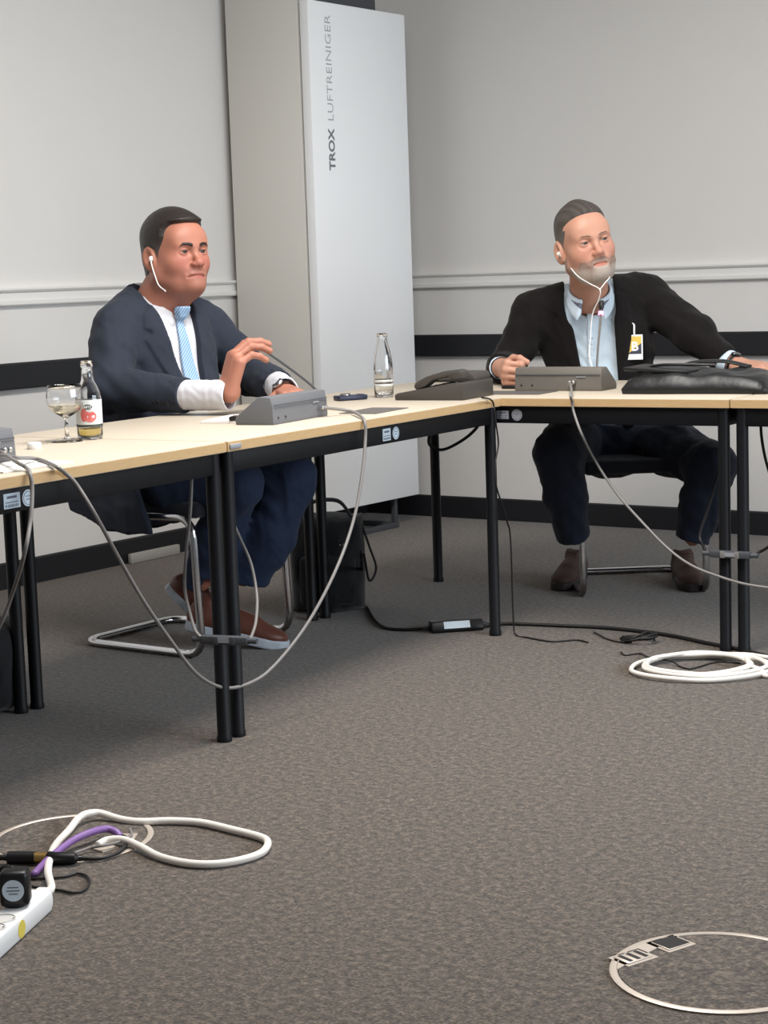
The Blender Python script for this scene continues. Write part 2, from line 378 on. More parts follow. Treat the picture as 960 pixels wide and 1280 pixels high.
MB().lathe([(R+.0006, .0335), (R+.0011, .0335), (R+.0011, .0395), (R+.0006, .0395)], 48).build('label_band', 'label_dark', t)
ang = math.atan2(-3.4, 3.35)
def wrap(name, shape, m, par, rad, zc, a0, lift):          # flat print bent round the bottle
    b = bmesh.new(); vs = [b.verts.new((rad*math.cos(a0+x/rad)+lift*math.cos(a0), rad*math.sin(a0+x/rad)+lift*math.sin(a0), zc+z)) for x, z in shape]
    c = b.verts.new((rad*math.cos(a0+sum(p[0] for p in shape)/len(shape)/rad)*1.0+lift*math.cos(a0), rad*math.sin(a0+sum(p[0] for p in shape)/len(shape)/rad)+lift*math.sin(a0), zc+sum(p[1] for p in shape)/len(shape)))
    for i in range(len(vs)): b.faces.new((c, vs[i], vs[(i+1) % len(vs)]))
    me = bpy.data.meshes.new(name); b.to_mesh(me); b.free(); return link(name, me, m, par)
wrap('apple_print', [(.016*math.cos(q)*(1+.06*math.cos(2*q))+.002, .0145*math.sin(q)-(.003 if abs(q-math.pi/2) < .3 else 0)) for q in [2*math.pi*i/28 for i in range(28)]], 'apple', lb, R+.001, .060, ang, .0005)
wrap('apple_print', [(.009*math.cos(q)-.014, .017*math.sin(q)) for q in [2*math.pi*i/24 for i in range(24)]], 'apple', lb, R+.0009, .064, ang, .0003)
wrap('logo', [(.0115*math.cos(q)-.003, .0062*math.sin(q)) for q in [2*math.pi*i/24 for i in range(24)]], 'logo', lb, R+.0012, .0845, ang, .0008)
text('logo_lettering', 'HITZ', .0085, 'label', lb, axes((-math.sin(ang), math.cos(ang), 0), (0, 0, 1), (0, 0, 0)) @ Matrix.Translation((-.003, .0815, R+.0028)), bold=.0003, align='CENTER')
t = thing('wine_glass', 'stemmed wine glass with a little pale drink beside the juice bottle', 'glass', (-3.340,3.317,0.747))
o_ = [(0, .002), (.034, .0), (.035, .002), (.02, .005), (.007, .010), (.0045, .02), (.0042, .058), (.006, .066), (.018, .074), (.032, .088), (.040, .108), (.041, .124), (.038, .146), (.0365, .156)]
i_ = [(.0357, .156), (.0372, .146), (.040, .124), (.039, .108), (.031, .0892), (.017, .0757), (0, .070)]
o_, i_ = [[(r*1.15, z*.92) for r, z in q] for q in (o_, i_)]
MB().lathe(o_+i_, 44).build('glass_bowl', 'glass', t, angle=2)
MB().lathe([(r*1.15, z*.92) for r, z in [(0, .0705), (.0165, .0760), (.0303, .0893), (.0368, .102), (0, .102)]], 40).build('drink', 'cloudy', t)
t = thing('water_bottle', 'slim clear water bottle standing by the desk telephone', 'bottle', (-3.428,4.831,0.747))
r2 = .031
o2 = [(0, .003), (.026, 0), (.0295, .004), (r2, .012), (r2, .09), (.0295, .12), (.0245, .15), (.0175, .176), (.0155, .188), (.0155, .192), (.017, .193), (.017, .203), (.0155, .205)]
i2 = [(.013, .205), (.0125, .188), (.0145, .176), (.0215, .150), (.0268, .12), (r2-.0025, .09), (r2-.0025, .013), (.025, .008), (0, .008)]
MB().lathe(o2+i2, 40).build('glass_body', 'glass', t, angle=2)
MB().lathe([(0, .0085), (.0245, .0085), (r2-.003, .0135), (r2-.003, .084), (0, .084)], 36).build('water', 'water', t)
for z0, z1 in ((.038, .044), (.052, .057)):
    MB().lathe([(r2+.0001, z0), (r2+.0005, z0), (r2+.0005, z1), (r2+.0001, z1)], 40).build('printed_band', 'label', t)
o = MB().lathe([(0, 0), (.0165, 0), (.0175, .002), (.0175, .013), (.016, .0155), (0, .0155)], 28).build('bottle_cap', 'white_plastic'); o.location = (-3.280,3.145,0.747)
tag(o, 'white screw cap lying on the table left of the wine glass', 'cap')
t = thing('voice_recorder', 'small dark blue handheld device with a silver dial lying on the table', 'device', (-3.469,4.704,0.747), TA+math.radians(58))
MB().box((0, 0, .0085), (.10, .05, .015), .004).build('body', 'blue_plastic', t)
MB().lathe([(0, .0), (.017, 0), (.017, .004), (.014, .006), (0, .006)], 24, (-.018, 0, .0165)).build('dial', 'silver', t)
MB().box((.036, 0, .0165), (.012, .03, .002)).build('button', 'black_plastic', t)
def sheet(label, c, w, d, rot, m, n=1, name='paper_sheet', cat='paper'):
    o = MB().box((0, 0, .0008*n+.0004), (w, d, .0016*n)).build(name, m); o.location = c; o.rotation_euler = (0, 0, rot); tag(o, label, cat); return o
sheet('dark grey sheet on the table beside the cable of the microphone of the suited man', T(-.13, -.56), .12, .21, TA+.08, 'dark_sheet')
sheet('white papers under the hands of the man in the navy suit', T(-.355, -.90), .16, .235, TA+.25, 'paper', 4)
sheet('dark sheet under the microphone unit of the bearded man', T(-.05, .17), .24, .15, TA+.03, 'dark_sheet')
sheet('white paper under the cut-off microphone unit at the left edge', T(-.115, -2.09), .15, .22, TA-.03, 'paper', 2)
t = thing('earpiece_set', 'small dark earpiece receiver lying on the papers near the suited man', 'receiver', T(-.315, -.985, ZT+.0072), TA+.4)
MB().box((0, 0, .006), (.03, .055, .012), .004).build('body', 'black_plastic', t)
MB().tube([(0, .03, .006), (.02, .05, .02), (.04, .03, .022), (.03, .0, .012)], .0015, 6).build('wire', 'white_cable', t)
o = MB().box((0, 0, .006), (.05, .03, .012), .004).build('receiver_pod', 'black_plastic'); o.location = T(-.165, .36); o.rotation_euler = (0, 0, TA+.1)
tag(o, 'small black receiver under the fist of the bearded man', 'receiver')

# ---------------------------------------------------------------- flat black bag on the table
t = thing('document_bag', 'flat black document bag lying on the table before the bearded man', 'bag', T(.555, .29), TA+math.radians(4))
def pillow(w, d, h, n=26, m=18, seed=1, sag=.3, wr=.008):
    rnd = np.random.RandomState(seed); b = bmesh.new(); ph = rnd.rand(8)*6.28
    top = []; bot = []
    for j in range(m+1):
        for i in range(n+1):
            x = i/n*2-1; y = j/m*2-1
            e = max(0, 1-abs(x)**6)*max(0, 1-abs(y)**5)
            z = h*(.25+.75*e**.45)*(1+sag*(.5*math.sin(2.1*x+ph[0])+.4*math.sin(2.6*y+1.6*x+ph[1])))+wr*(math.sin(9*x+4*y+ph[2])*.5+math.sin(14*x-7*y+ph[3])*.35)*e
            xx = x*w/2*(1-.03*(1-e)+.02*math.sin(3*y+ph[4])); yy = y*d/2*(1+.03*math.sin(4*x+ph[5]))
            top.append(b.verts.new((xx, yy, max(z, .006)))); bot.append(b.verts.new((xx*.985, yy*.985, 0)))
    k = lambda i, j: j*(n+1)+i
    for j in range(m):
        for i in range(n):
            b.faces.new((top[k(i, j)], top[k(i+1, j)], top[k(i+1, j+1)], top[k(i, j+1)]))
            b.faces.new((bot[k(i, j)], bot[k(i, j+1)], bot[k(i+1, j+1)], bot[k(i+1, j)]))
    for i in range(n):
        b.faces.new((bot[k(i, 0)], bot[k(i+1, 0)], top[k(i+1, 0)], top[k(i, 0)])); b.faces.new((top[k(i, m)], top[k(i+1, m)], bot[k(i+1, m)], bot[k(i, m)]))
    for j in range(m):
        b.faces.new((top[k(0, j)], top[k(0, j+1)], bot[k(0, j+1)], bot[k(0, j)])); b.faces.new((bot[k(n, j)], bot[k(n, j+1)], top[k(n, j+1)], top[k(n, j)]))
    return b
MB().merge(pillow(.47, .27, .062, seed=5, sag=.14)).build('body', 'leather_bag', t, angle=2)
MB().box((-.13, .0, .070), (.21, .20, .012), .005, rot=Matrix.Rotation(math.radians(3), 3, 'Y')).build('flap', 'leather_bag', t)
MB().tube([(-.12, .07, .068), (-.07, .09, .084), (0, .085, .088), (.05, .08, .086), (.12, .06, .072)], .016, 10, 6, flat=.35).build('strap', 'leather_bag', t)
MB().tube([(-.21, -.02, .058), (-.15, -.04, .082), (-.06, -.05, .086), (.04, -.03, .082)], .009, 8, 6, flat=.5).build('handle', 'leather_bag', t)

# ---------------------------------------------------------------- bags on the floor
t = thing('shoulder_bag', 'soft black shoulder bag on the floor behind the paired table legs', 'bag', (-3.770,4.947,0.000), math.radians(36))
b = pillow(.26, .34, .15, seed=9, sag=.12, wr=.012)
bmesh.ops.rotate(b, matrix=Matrix.Rotation(math.radians(90), 3, 'X'), cent=(0, 0, 0), verts=b.verts); bmesh.ops.translate(b, vec=(0, .06, .165), verts=b.verts)
MB().merge(b).build('body', 'leather_dark', t, angle=2)
MB().box((0, -.075, .12), (.19, .05, .17), .02, seg=3).build('front_pocket', 'leather_dark', t)
MB().tube([(-.09, 0, .31), (-.06, -.02, .375), (.04, -.03, .385), (.09, 0, .32)], .011, 8, 6, flat=.5).build('handle', 'leather_dark', t)
MB().tube([(.12, 0, .30), (.145, -.02, .22), (.165, -.04, .15), (.14, -.05, .11), (.125, -.03, .2)], .010, 8, 6, flat=.4).build('strap', 'leather_dark', t)
MB().tube([(.02, -.055, .27), (.05, -.1, .24), (.06, -.105, .25)], .003, 8, 5).build('buckle', 'silver', t)
t = thing('travel_bag', 'dark rounded bag on the floor cut off by the left edge of the picture', 'bag', (-3.790,3.304,0.000), math.radians(50))
b = pillow(.32, .25, .18, seed=12, sag=.1)
bmesh.ops.rotate(b, matrix=Matrix.Rotation(math.radians(90), 3, 'X'), cent=(0, 0, 0), verts=b.verts); bmesh.ops.translate(b, vec=(0, .06, .124), verts=b.verts)
MB().merge(b).build('body', 'leather_dark', t, angle=2)
MB().tube([(-.08, 0, .235), (-.05, -.01, .28), (.05, -.01, .28), (.08, 0, .235)], .01, 8, 6, flat=.6).build('handle', 'leather_dark', t)

# ---------------------------------------------------------------- cables
cable('microphone_cable', 'grey cable looping low from the left table to the microphone of the suited man',
      [T(-.217, -2.04, .768), (-2.972,2.794,0.770), (-3.007,2.886,0.757), (-2.923,2.845,0.754), (-2.833,2.781,0.754), (-2.861,2.831,0.735), (-2.850,2.852,0.708), (-2.822,2.877,0.638), (-2.905,3.031,0.513), (-2.923,3.123,0.400), (-2.936,3.221,0.290), (-2.933,3.306,0.191), (-2.928,3.400,0.137), (-2.923,3.502,0.131), (-2.913,3.588,0.162), (-2.899,3.711,0.250), (-2.894,3.833,0.371), (-2.915,3.947,0.487), (-2.925,4.009,0.610), (-2.938,4.046,0.698), (-2.944,4.054,0.741), (-2.980,4.085,0.755), (-3.087,4.191,0.757), (-3.117,4.170,0.765), T(-.157, -.785, .774)], .0045, 'grey_cable')
cable('microphone_cable', 'grey cable dropping over the table edge at the far left of the picture',
      [T(-.217, -2.022, .772), (-2.920,2.744,0.768), (-2.905,2.757,0.755), (-2.853,2.718,0.749), (-2.841,2.711,0.714), (-2.824,2.685,0.654), (-2.817,2.654,0.583), (-2.990,2.778,0.474), (-3.047,2.786,0.392), (-3.162,2.812,0.289)], .0045, 'grey_cable')
cable('microphone_cable', 'pale grey cable swinging from the microphone of the bearded man to the right',
      [T(.11, .25, .776), (-2.813,4.963,0.765), (-2.750,4.845,0.757), (-2.760,4.873,0.738), (-2.752,4.866,0.709), (-2.709,4.841,0.637), (-2.733,4.966,0.544), (-2.646,4.939,0.452), (-2.555,4.918,0.375), (-2.459,4.900,0.301), (-2.372,4.881,0.258), (-2.278,4.870,0.233), (-2.185,4.859,0.218), (-2.067,4.867,0.209)], .0040, 'grey_cable')
def coupler(label, loc, rot, p):
    t = thing('cable_coupler', label, 'connector', loc, rot, 'cable couplers on the table legs')
    MB().box((0, 0, 0), (.125, .022, .020), .003).build('body', 'anthracite', t)
    for x in (-.068, .068): MB().tube([(x*.9, 0, 0), (x*1.25, 0, 0)], .007, 10, 0).build('plug', 'anthracite', t)
    for x in (-.02, .024): MB().box((x, -.012, 0), (.014, .004, .02), .001).build('clip', p, t)
    MB().box((0, -.0115, .001), (.05, .002, .012)).build('label_strip', 'sticker_grey', t)
    return t
coupler('dark coupler tying two cables across the nearest table legs', Vector((-2.874,3.348,0.272)), TA+math.radians(12), 'anthracite')
coupler('dark coupler tying two cables across the right hand table legs', T(.753, -.035, .293), TA, 'grey_cable')
cable('hanging_cord', 'thin dark cord looping down left of the nearest table legs to their coupler',
      [(-3.124,3.541,0.657), (-3.096,3.495,0.557), (-3.060,3.432,0.465), (-3.026,3.382,0.384), (-2.985,3.352,0.325), (-2.954,3.332,0.292), (-2.932,3.327,0.277)], .0042, 'grey_cable')
cable('hanging_cord', 'thin pale cord looping down right of the nearest table legs to their coupler',
      [(-3.063,3.604,0.545), (-3.035,3.613,0.478), (-3.002,3.614,0.411), (-2.961,3.582,0.336), (-2.897,3.497,0.292), (-2.853,3.426,0.272), (-2.822,3.373,0.268)], .0038, 'grey_cable')
cable('hanging_cord', 'dark cord rising from the right hand coupler past the chair leg',
      [(-2.431,5.235,0.571), (-2.411,5.104,0.437), (-2.389,4.983,0.356), (-2.374,4.940,0.329), (-2.357,4.936,0.302), T(.67, -.035, .293)], .0042, 'black_cable')
cable('hanging_cord', 'dark cord running from the right hand coupler out of the picture',
      [T(.835, -.035, .293), (-2.198,4.961,0.296), (-2.168,4.961,0.314), (-2.090,4.952,0.376)], .0045, 'black_cable')
cable('hanging_cord', 'dark cord hanging down at the right edge of the picture', [(-2.425,5.499,0.648), (-2.420,5.493,0.585), (-2.405,5.491,0.508), (-2.378,5.496,0.418)], .005, 'black_cable')
cable('hanging_cord', 'black cord sagging in a loop under the far corner table',
      [(-3.504,5.220,0.612), (-3.513,5.207,0.577), (-3.508,5.207,0.553), (-3.485,5.222,0.538), (-3.447,5.225,0.544), (-3.388,5.235,0.575), (-3.342,5.235,0.609), (-3.315,5.235,0.644)], .0055, 'black_cable')
cable('telephone_cord', 'thin dark cord dropping over the table edge from the desk telephone',
      [(-3.040,4.804,0.752), (-3.002,4.776,0.752), (-2.952,4.719,0.752), (-2.997,4.802,0.735), (-2.991,4.798,0.716), (-2.989,4.802,0.671), (-2.988,4.811,0.609), (-2.984,4.783,0.550), (-2.982,4.781,0.488), (-2.980,4.812,0.418), (-2.980,4.838,0.364), T(.036, -.045, .30), T(.036, -.04, .05), T(.05, -.05, .004), (-2.914,4.837,0.003), (-2.816,4.816,0.003), (-2.761,4.869,0.003), (-2.710,4.853,0.003)], .0028, 'black_cable')
cable('floor_lead', 'black cord running along the floor from the shoulder bag to the power brick',
      [(-3.420,4.667,0.267), (-3.888,5.308,0.006), (-3.613,4.969,0.006), (-3.427,4.777,0.006), (-3.332,4.763,0.006), (-3.248,4.799,0.012)], .0055, 'black_cable')
t = thing('power_brick', 'black power brick with a white label lying on the carpet', 'power supply', (-3.190,4.850,0.000), math.radians(46))
MB().prism([(-.032, 0), (-.034, .012), (-.022, .036), (.022, .036), (.034, .012), (.032, 0)], -.085, .085, 'x', .005).build('body', 'black_plastic', t)
MB().prism([(-.0348, .014), (-.0240, .0350), (-.0236, .0348), (-.0344, .0138)], -.045, .04, 'x').build('label', 'sticker', t, smooth=False)
for s in (-1, 1): MB().tube([(s*.08, 0, .016), (s*.108, 0, .012)], [.009, .006], 10, 3).build('cable_gland', 'black_plastic', t)
cable('floor_lead', 'black cord running from the power brick under the right hand table',
      [(-3.123,4.898,0.010), (-3.102,4.976,0.006), (-3.043,5.003,0.006), (-2.913,5.035,0.006), (-2.756,5.066,0.006), (-2.552,5.050,0.006), (-2.390,4.992,0.006), (-2.235,4.937,0.006), (-2.046,4.844,0.006)], .006, 'black_cable')
tn = []
rr = np.random.RandomState(3)
for i in range(22):
    a = i*1.35; q = (-2.577,4.928,0.006); tn.append((q[0]+.07*math.cos(a)*(.5+.5*rr.rand())+.0, q[1]+.05*math.sin(a)*(.5+.5*rr.rand()), .006+.022*rr.rand()))
cable('cord_tangle', 'tangle of thin black cord on the carpet behind the white cable coil', tn, .0035, 'black_cable', 6, 5)
cable('thin_cord', 'thin black wire wandering over the carpet inside the white cable coil',
      [(-2.554,4.771,0.003), (-2.520,4.737,0.003), (-2.493,4.775,0.003), (-2.429,4.712,0.009), (-2.350,4.687,0.012), (-2.311,4.669,0.003), (-2.272,4.652,0.003), (-2.258,4.695,0.003), (-2.247,4.760,0.003), (-2.195,4.739,0.012), (-2.176,4.778,0.004)], .0025, 'black_cable', 6)
cable('thin_cord', 'thin black wire lying between the cord tangle and the chair', [(-2.773,5.003,0.003), (-2.679,4.922,0.003), (-2.617,4.898,0.003), (-2.584,4.898,0.006)], .0025, 'black_cable', 6)
co = []
loops = [((-2.248,4.633,0.000), .222, .165), ((-2.233,4.663,0.000), .195, .150), ((-2.250,4.667,0.000), .150, .135), ((-2.249,4.655,0.000), .143, .13)]
ax = Vector((-.816, -.577, 0)).normalized(); ay = Vector((-.577, .816, 0)).normalized()
co = [Vector((-2.031,4.865,0.008)), Vector((-2.128,4.866,0.008)), Vector((-2.224,4.858,0.010))]
tt = 0
for k, (c, ra, rb) in enumerate(loops):
    for i in range(16):
        a = math.pi/2+2*math.pi*i/16-.35; w = i/16
        n_ = loops[min(k+1, 3)]
        cc = Vector(c)*(1-w)+Vector(n_[0])*w; A = ra*(1-w)+n_[1]*w; B = rb*(1-w)+n_[2]*w
        p = cc+ax*(A*math.cos(a))+ay*(B*math.sin(a)); p.z = .008+.003*k+.004*abs(math.sin(a*2)); co.append(p)
c, ra, rb = loops[3]
for i in range(1, 5):
    a = math.pi/2-.35+2*math.pi*i/16; p = Vector(c)+ax*(ra*1.05*math.cos(a))+ay*(rb*1.05*math.sin(a)); p.z = .022; co.append(p)
co += [Vector((-2.106,4.695,0.020)), Vector((-2.069,4.685,0.012)), Vector((-2.036,4.642,0.008)), Vector((-1.986,4.701,0.008))]
cable('cable_coil', 'coil of white cable lying on the carpet at the right', co, .0068, 'white_cable', 10, 5)

# ---------------------------------------------------------------- floor boxes
def floor_box(label, c, rad, detail):
    t = thing('floor_outlet', label, 'floor outlet', c, 0, 'round floor outlets')
    MB().lathe([(rad-.012, 0), (rad, 0), (rad+.001, .003), (rad-.003, .0045), (rad-.010, .0045), (rad-.012, .003), (rad-.012, 0)], 64).build('rim', 'clear_ring', t)
    MB().lathe([(0, .001), (rad-.014, .001), (rad-.014, .003), (0, .003)], 64).build('carpet_lid', 'carpet', t)
    return t
def seg_plate(name, rad, chord, z0, z1, rot, m, par):
    a0 = math.acos(chord/rad); pts = [(rad*math.cos(a0*(i/14*2-1)), rad*math.sin(a0*(i/14*2-1))) for i in range(15)]
    o = MB().prism(pts, z0, z1, 'z').build(name, m, par, smooth=False); o.rotation_euler = (0, 0, rot); return o
c2 = (-1.240,2.630,0.000)
t = floor_box('round floor outlet with a pale metal rim at the bottom right', c2, .175, False)
pl = seg_plate('rim_plate', .163, .132, .002, .0045, math.radians(174), 'clear_ring', t)
for p, sx, sy, m, nm in (((-.118, .066), .045, .05, 'black_plastic', 'dark_flap'), ((-.143, -.022), .038, .055, 'clear_ring', 'cable_outlet')):
    o = MB().box((0, 0, .0045), (sx, sy, .004), .001).box((0, 0, .003), (sx+.012, sy+.012, .003)).build(nm, 'clear_ring', t)
    o.location = (p[0], p[1], 0); o.rotation_euler = (0, 0, math.radians(-20))
    if nm == 'dark_flap': MB().box((0, 0, .0068), (sx-.004, sy-.004, .001)).build('flap_face', 'black_plastic', o)
    else:
        for k in range(3): MB().box((0, -.017+.017*k, .0068), (sx-.008, .007, .001)).build('slot', 'black_plastic', o)
c1 = (-2.693,2.624,0.000)
t = floor_box('round floor outlet with a pale rim under the white power cable', c1, .168, False)
for k, a in enumerate((20, 60)):
    o = MB().box((.11, 0, .0045), (.05, .04, .004), .001).build('cable_outlet', 'clear_ring', t); o.rotation_euler = (0, 0, math.radians(a-30))

# ---------------------------------------------------------------- power strip and its cables
d = Vector((-.408, .913, 0)); d.normalize()
ps = Vector((-2.389,2.180,0.000))
t = thing('power_strip', 'white power strip with round sockets at the lower left corner', 'power strip', ps-d*.14, math.atan2(d.y, d.x))
L0, L1 = -.22, .255
MB().prism([(L0, 0), (L1-.012, 0), (L1, .012), (L1, .03), (L1-.012, .043), (L0, .043)], -.027, .027, 'y', .007, 3).build('housing', 'white_plastic', t)
MB().box((L1+.012, 0, .021), (.03, .03, .028), .006).build('cable_inlet', 'white_plastic', t)
for x in (-.06, .04, .085, .18)[1:3] + (-.005,):
    s_ = MB().lathe([(.0205, .0445), (.0225, .0445), (.0225, .0425), (.0195, .0425), (.0185, .0432), (0, .0432)], 32, (x, 0, 0)).build('socket', 'socket_grey', t)
    for q in (-1, 1): MB().box((x, q*.0195, .0442), (.004, .003, .003)).build('earth_clip', 'silver', s_)
o = MB().lathe([(0, -.0004), (.016, -.0004), (.016, .0004), (0, .0004)], 24).rot(Matrix.Translation((.10, -.0272, .02)) @ Matrix.Rotation(math.radians(90), 4, 'X')).build('yellow_sticker', 'yellow', t)
STRIP = t.matrix_basis.copy()
t = thing('plug_adapter', 'black plug adapter with a round pale sticker standing in the power strip', 'adapter', STRIP @ Vector((.155, .004, .0432)), math.atan2(d.y, d.x)+math.radians(12))
MB().box((0, 0, .034), (.044, .052, .066), .010, seg=3).build('body', 'black_plastic', t)
MB().lathe([(0, 0), (.0185, 0), (.0185, .008), (0, .008)], 20, (0, 0, -.0)).build('plug_base', 'black_plastic', t)
nrm = Vector((.0, -1, 0))
q = MB().lathe([(0, 0), (.0195, 0), (.0195, .0008), (0, .0008)], 28).rot(Matrix.Translation((-.0222, 0, .034)) @ Matrix.Rotation(math.radians(-90), 4, 'Y')).build('round_sticker', 'sticker', t)
MB().box((-.0232, 0, .040), (.0004, .02, .002)).box((-.0232, 0, .034), (.0004, .024, .002)).box((-.0232, 0, .028), (.0004, .016, .002)).build('printed_line', 'sticker_ink', q)
cable('power_cable', 'white power cable looping across the carpet from the power strip',
      [STRIP @ Vector((.275, 0, .021)), STRIP @ Vector((.31, 0, .022)), (-2.546,2.412,0.016), (-2.616,2.487,0.012), (-2.672,2.558,0.010), (-2.715,2.638,0.012), (-2.739,2.691,0.020), (-2.741,2.722,0.022), (-2.730,2.747,0.018), (-2.680,2.755,0.010), (-2.632,2.765,0.009), (-2.583,2.799,0.009), (-2.515,2.823,0.009), (-2.422,2.817,0.009), (-2.340,2.807,0.009), (-2.302,2.786,0.009), (-2.272,2.732,0.009), (-2.275,2.678,0.009), (-2.304,2.628,0.009), (-2.356,2.604,0.009), (-2.432,2.607,0.009), (-2.507,2.630,0.012), (-2.557,2.637,0.016), (-2.590,2.625,0.014), (-2.596,2.600,0.010)], .0078, 'white_cable', 10, 6)
cable('purple_cable', 'short purple cable arching over the floor outlet at the lower left',
      [(-2.570,2.397,0.010), (-2.598,2.452,0.012), (-2.619,2.506,0.016), (-2.633,2.566,0.022), (-2.631,2.614,0.026), (-2.630,2.660,0.022), (-2.610,2.669,0.016), (-2.597,2.667,0.008)], .0075, 'purple_cable', 10, 6)
pj = [Vector((-2.730,2.416,0.014)), Vector((-2.687,2.441,0.014)), Vector((-2.653,2.460,0.014)), Vector((-2.638,2.468,0.014)), Vector((-2.614,2.481,0.014)), Vector((-2.595,2.486,0.014)), Vector((-2.572,2.499,0.014)), Vector((-2.557,2.515,0.012))]
t = thing('cable_connector', 'black and gold cable connector lying left of the purple cable', 'connector', (pj[3].x, pj[3].y, 0))
L = lambda p: p-Vector((pj[3].x, pj[3].y, 0))
MB().tube([L(pj[0]), L(pj[1])], .006, 10, 0).build('plug_tail', 'black_cable', t)
MB().tube([L(pj[1]), L(pj[2]), L(pj[3])], .0125, 14, 3).build('black_sleeve', 'black_plastic', t)
MB().tube([L(pj[3]), L(pj[4])], .011, 14, 0).build('gold_sleeve', 'gold', t)
MB().tube([L(pj[4]), L(pj[5]), L(pj[6]), L(pj[7])], [.013, .013, .012, .006], 14, 3).build('black_boot', 'black_plastic', t)
cable('thin_cord', 'black cable running from the connector round the floor outlet',
      [(-2.569,2.522,0.008), (-2.536,2.544,0.007), (-2.529,2.583,0.007), (-2.539,2.620,0.010), (-2.569,2.656,0.012), (-2.609,2.680,0.008)], .0035, 'black_cable', 8)
cable('thin_cord', 'pale grey wire curling beside the black cable of the floor outlet',
      [(-2.600,2.536,0.009), (-2.591,2.572,0.012), (-2.567,2.589,0.016), (-2.561,2.629,0.014), (-2.580,2.682,0.010), (-2.618,2.719,0.008)], .003, 'grey_cable', 8)
cable('thin_cord', 'thin black cord loop on the carpet right of the power strip',
      [(-2.586,2.386,0.004), (-2.555,2.404,0.004), (-2.524,2.432,0.004), (-2.516,2.459,0.004), (-2.489,2.458,0.004), (-2.456,2.433,0.004), (-2.434,2.398,0.004), (-2.440,2.374,0.004), (-2.473,2.371,0.004), (-2.514,2.363,0.004), (-2.532,2.356,0.006)], .0028, 'black_cable', 6)
cable('adapter_cord', 'black cord arching from the plug adapter to the left edge', [STRIP @ Vector((.165, .01, .108)), STRIP @ Vector((.17, .04, .10)), STRIP @ Vector((.16, .08, .03)), (-2.639,2.349,0.006), (-2.623,2.297,0.005)], .0045, 'black_cable', 8)
# ================================================================ people: one continuous surface from a blended distance field
f32 = np.float32
def A3(p): return np.array(p, dtype=f32)
def mesh_field(fn, lo, hi, h, B=16, lip=1.5):
    lo = np.array(lo, float); hi = np.array(hi, float); nb = np.ceil((hi-lo)/(h*B)).astype(int)+1
    gi = np.stack(np.meshgrid(*[np.arange(k) for k in nb], indexing='ij'), -1).reshape(-1, 3)
    cen = (lo+(gi+.5)*B*h).astype(f32)
    act = gi[np.abs(fn(cen)) < .87*B*h*lip+.01]
    ax1 = np.arange(B+1); g = np.stack(np.meshgrid(ax1, ax1, ax1, indexing='ij'), -1)
    nx, ny, nz = nb*B+2
    vid, vpos, quads = [], [], []
    off = np.array([[0,0,0],[1,0,0],[0,1,0],[1,1,0],[0,0,1],[1,0,1],[0,1,1],[1,1,1]])
    edges = [(0,1),(2,3),(4,5),(6,7),(0,2),(1,3),(4,6),(5,7),(0,4),(1,5),(2,6),(3,7)]
    enc = lambda c: (c[..., 0].astype(np.int64)*ny+c[..., 1])*nz+c[..., 2]
    for s in range(0, len(act), 48):
        a = act[s:s+48]; base = a*B
        I = base[:, None, None, None, :]+g[None]
        P = (lo+I*h).astype(f32)
        v = fn(P.reshape(-1, 3)).reshape(P.shape[:-1])
        v = np.where(v == 0, 1e-7, v); ins = v < 0
        cs = sum(ins[:, o[0]:B+o[0], o[1]:B+o[1], o[2]:B+o[2]].astype(np.int8) for o in off)
        w = np.argwhere((cs > 0) & (cs < 8))
        if len(w):
            c8 = np.stack([v[w[:,0], w[:,1]+o[0], w[:,2]+o[1], w[:,3]+o[2]] for o in off], 1)
            acc = np.zeros((len(w), 3)); cnt = np.zeros(len(w))
            for i, j in edges:
                m = (c8[:, i] < 0) != (c8[:, j] < 0)
                t = np.where(m, c8[:, i]/(c8[:, i]-c8[:, j]+1e-20), 0)
                acc += np.where(m[:, None], off[i]+t[:, None]*(off[j]-off[i]), 0); cnt += m
            cell = base[w[:, 0]]+w[:, 1:]
            vid.append(enc(cell+1)); vpos.append(lo+(cell+acc/cnt[:, None])*h)
        for d in range(3):
            o = [0, 0, 0]; o[d] = 1
            a0 = ins[:, :B, :B, :B]; a1 = ins[:, o[0]:B+o[0], o[1]:B+o[1], o[2]:B+o[2]]
            w = np.argwhere(a0 != a1)
            if not len(w): continue
            sgn = a0[w[:,0], w[:,1], w[:,2], w[:,3]]
            cell = base[w[:, 0]]+w[:, 1:]+1
            e1 = np.zeros(3, int); e2 = np.zeros(3, int); e1[(d+1) % 3] = 1; e2[(d+2) % 3] = 1
            q = np.stack([enc(cell), enc(cell-e1), enc(cell-e1-e2), enc(cell-e2)], 1)
            q[~sgn] = q[~sgn][:, ::-1]; quads.append(q[:, ::-1] if False else q)
    if not vid: return np.zeros((0, 3)), np.zeros((0, 4), int)
    vid = np.concatenate(vid); vpos = np.concatenate(vpos); quads = np.concatenate(quads)
    o = np.argsort(vid); vid = vid[o]; vpos = vpos[o]
    ix = np.searchsorted(vid, quads); ix = np.clip(ix, 0, len(vid)-1)
    ok = (vid[ix] == quads).all(1)
    return vpos, ix[ok]
def refine(fn, v, h, n=1):
    for _ in range(n):
        p = v.astype(f32); e = h*.4; d = fn(p)
        gr = np.stack([fn(p+A3(k)*e)-fn(p-A3(k)*e) for k in ((1,0,0),(0,1,0),(0,0,1))], 1)/(2*e)
        st = np.clip(d, -h*.5, h*.5)[:, None]*gr/np.maximum(np.sum(gr*gr, 1)[:, None], .35)
        v = v-st*.8
    return v
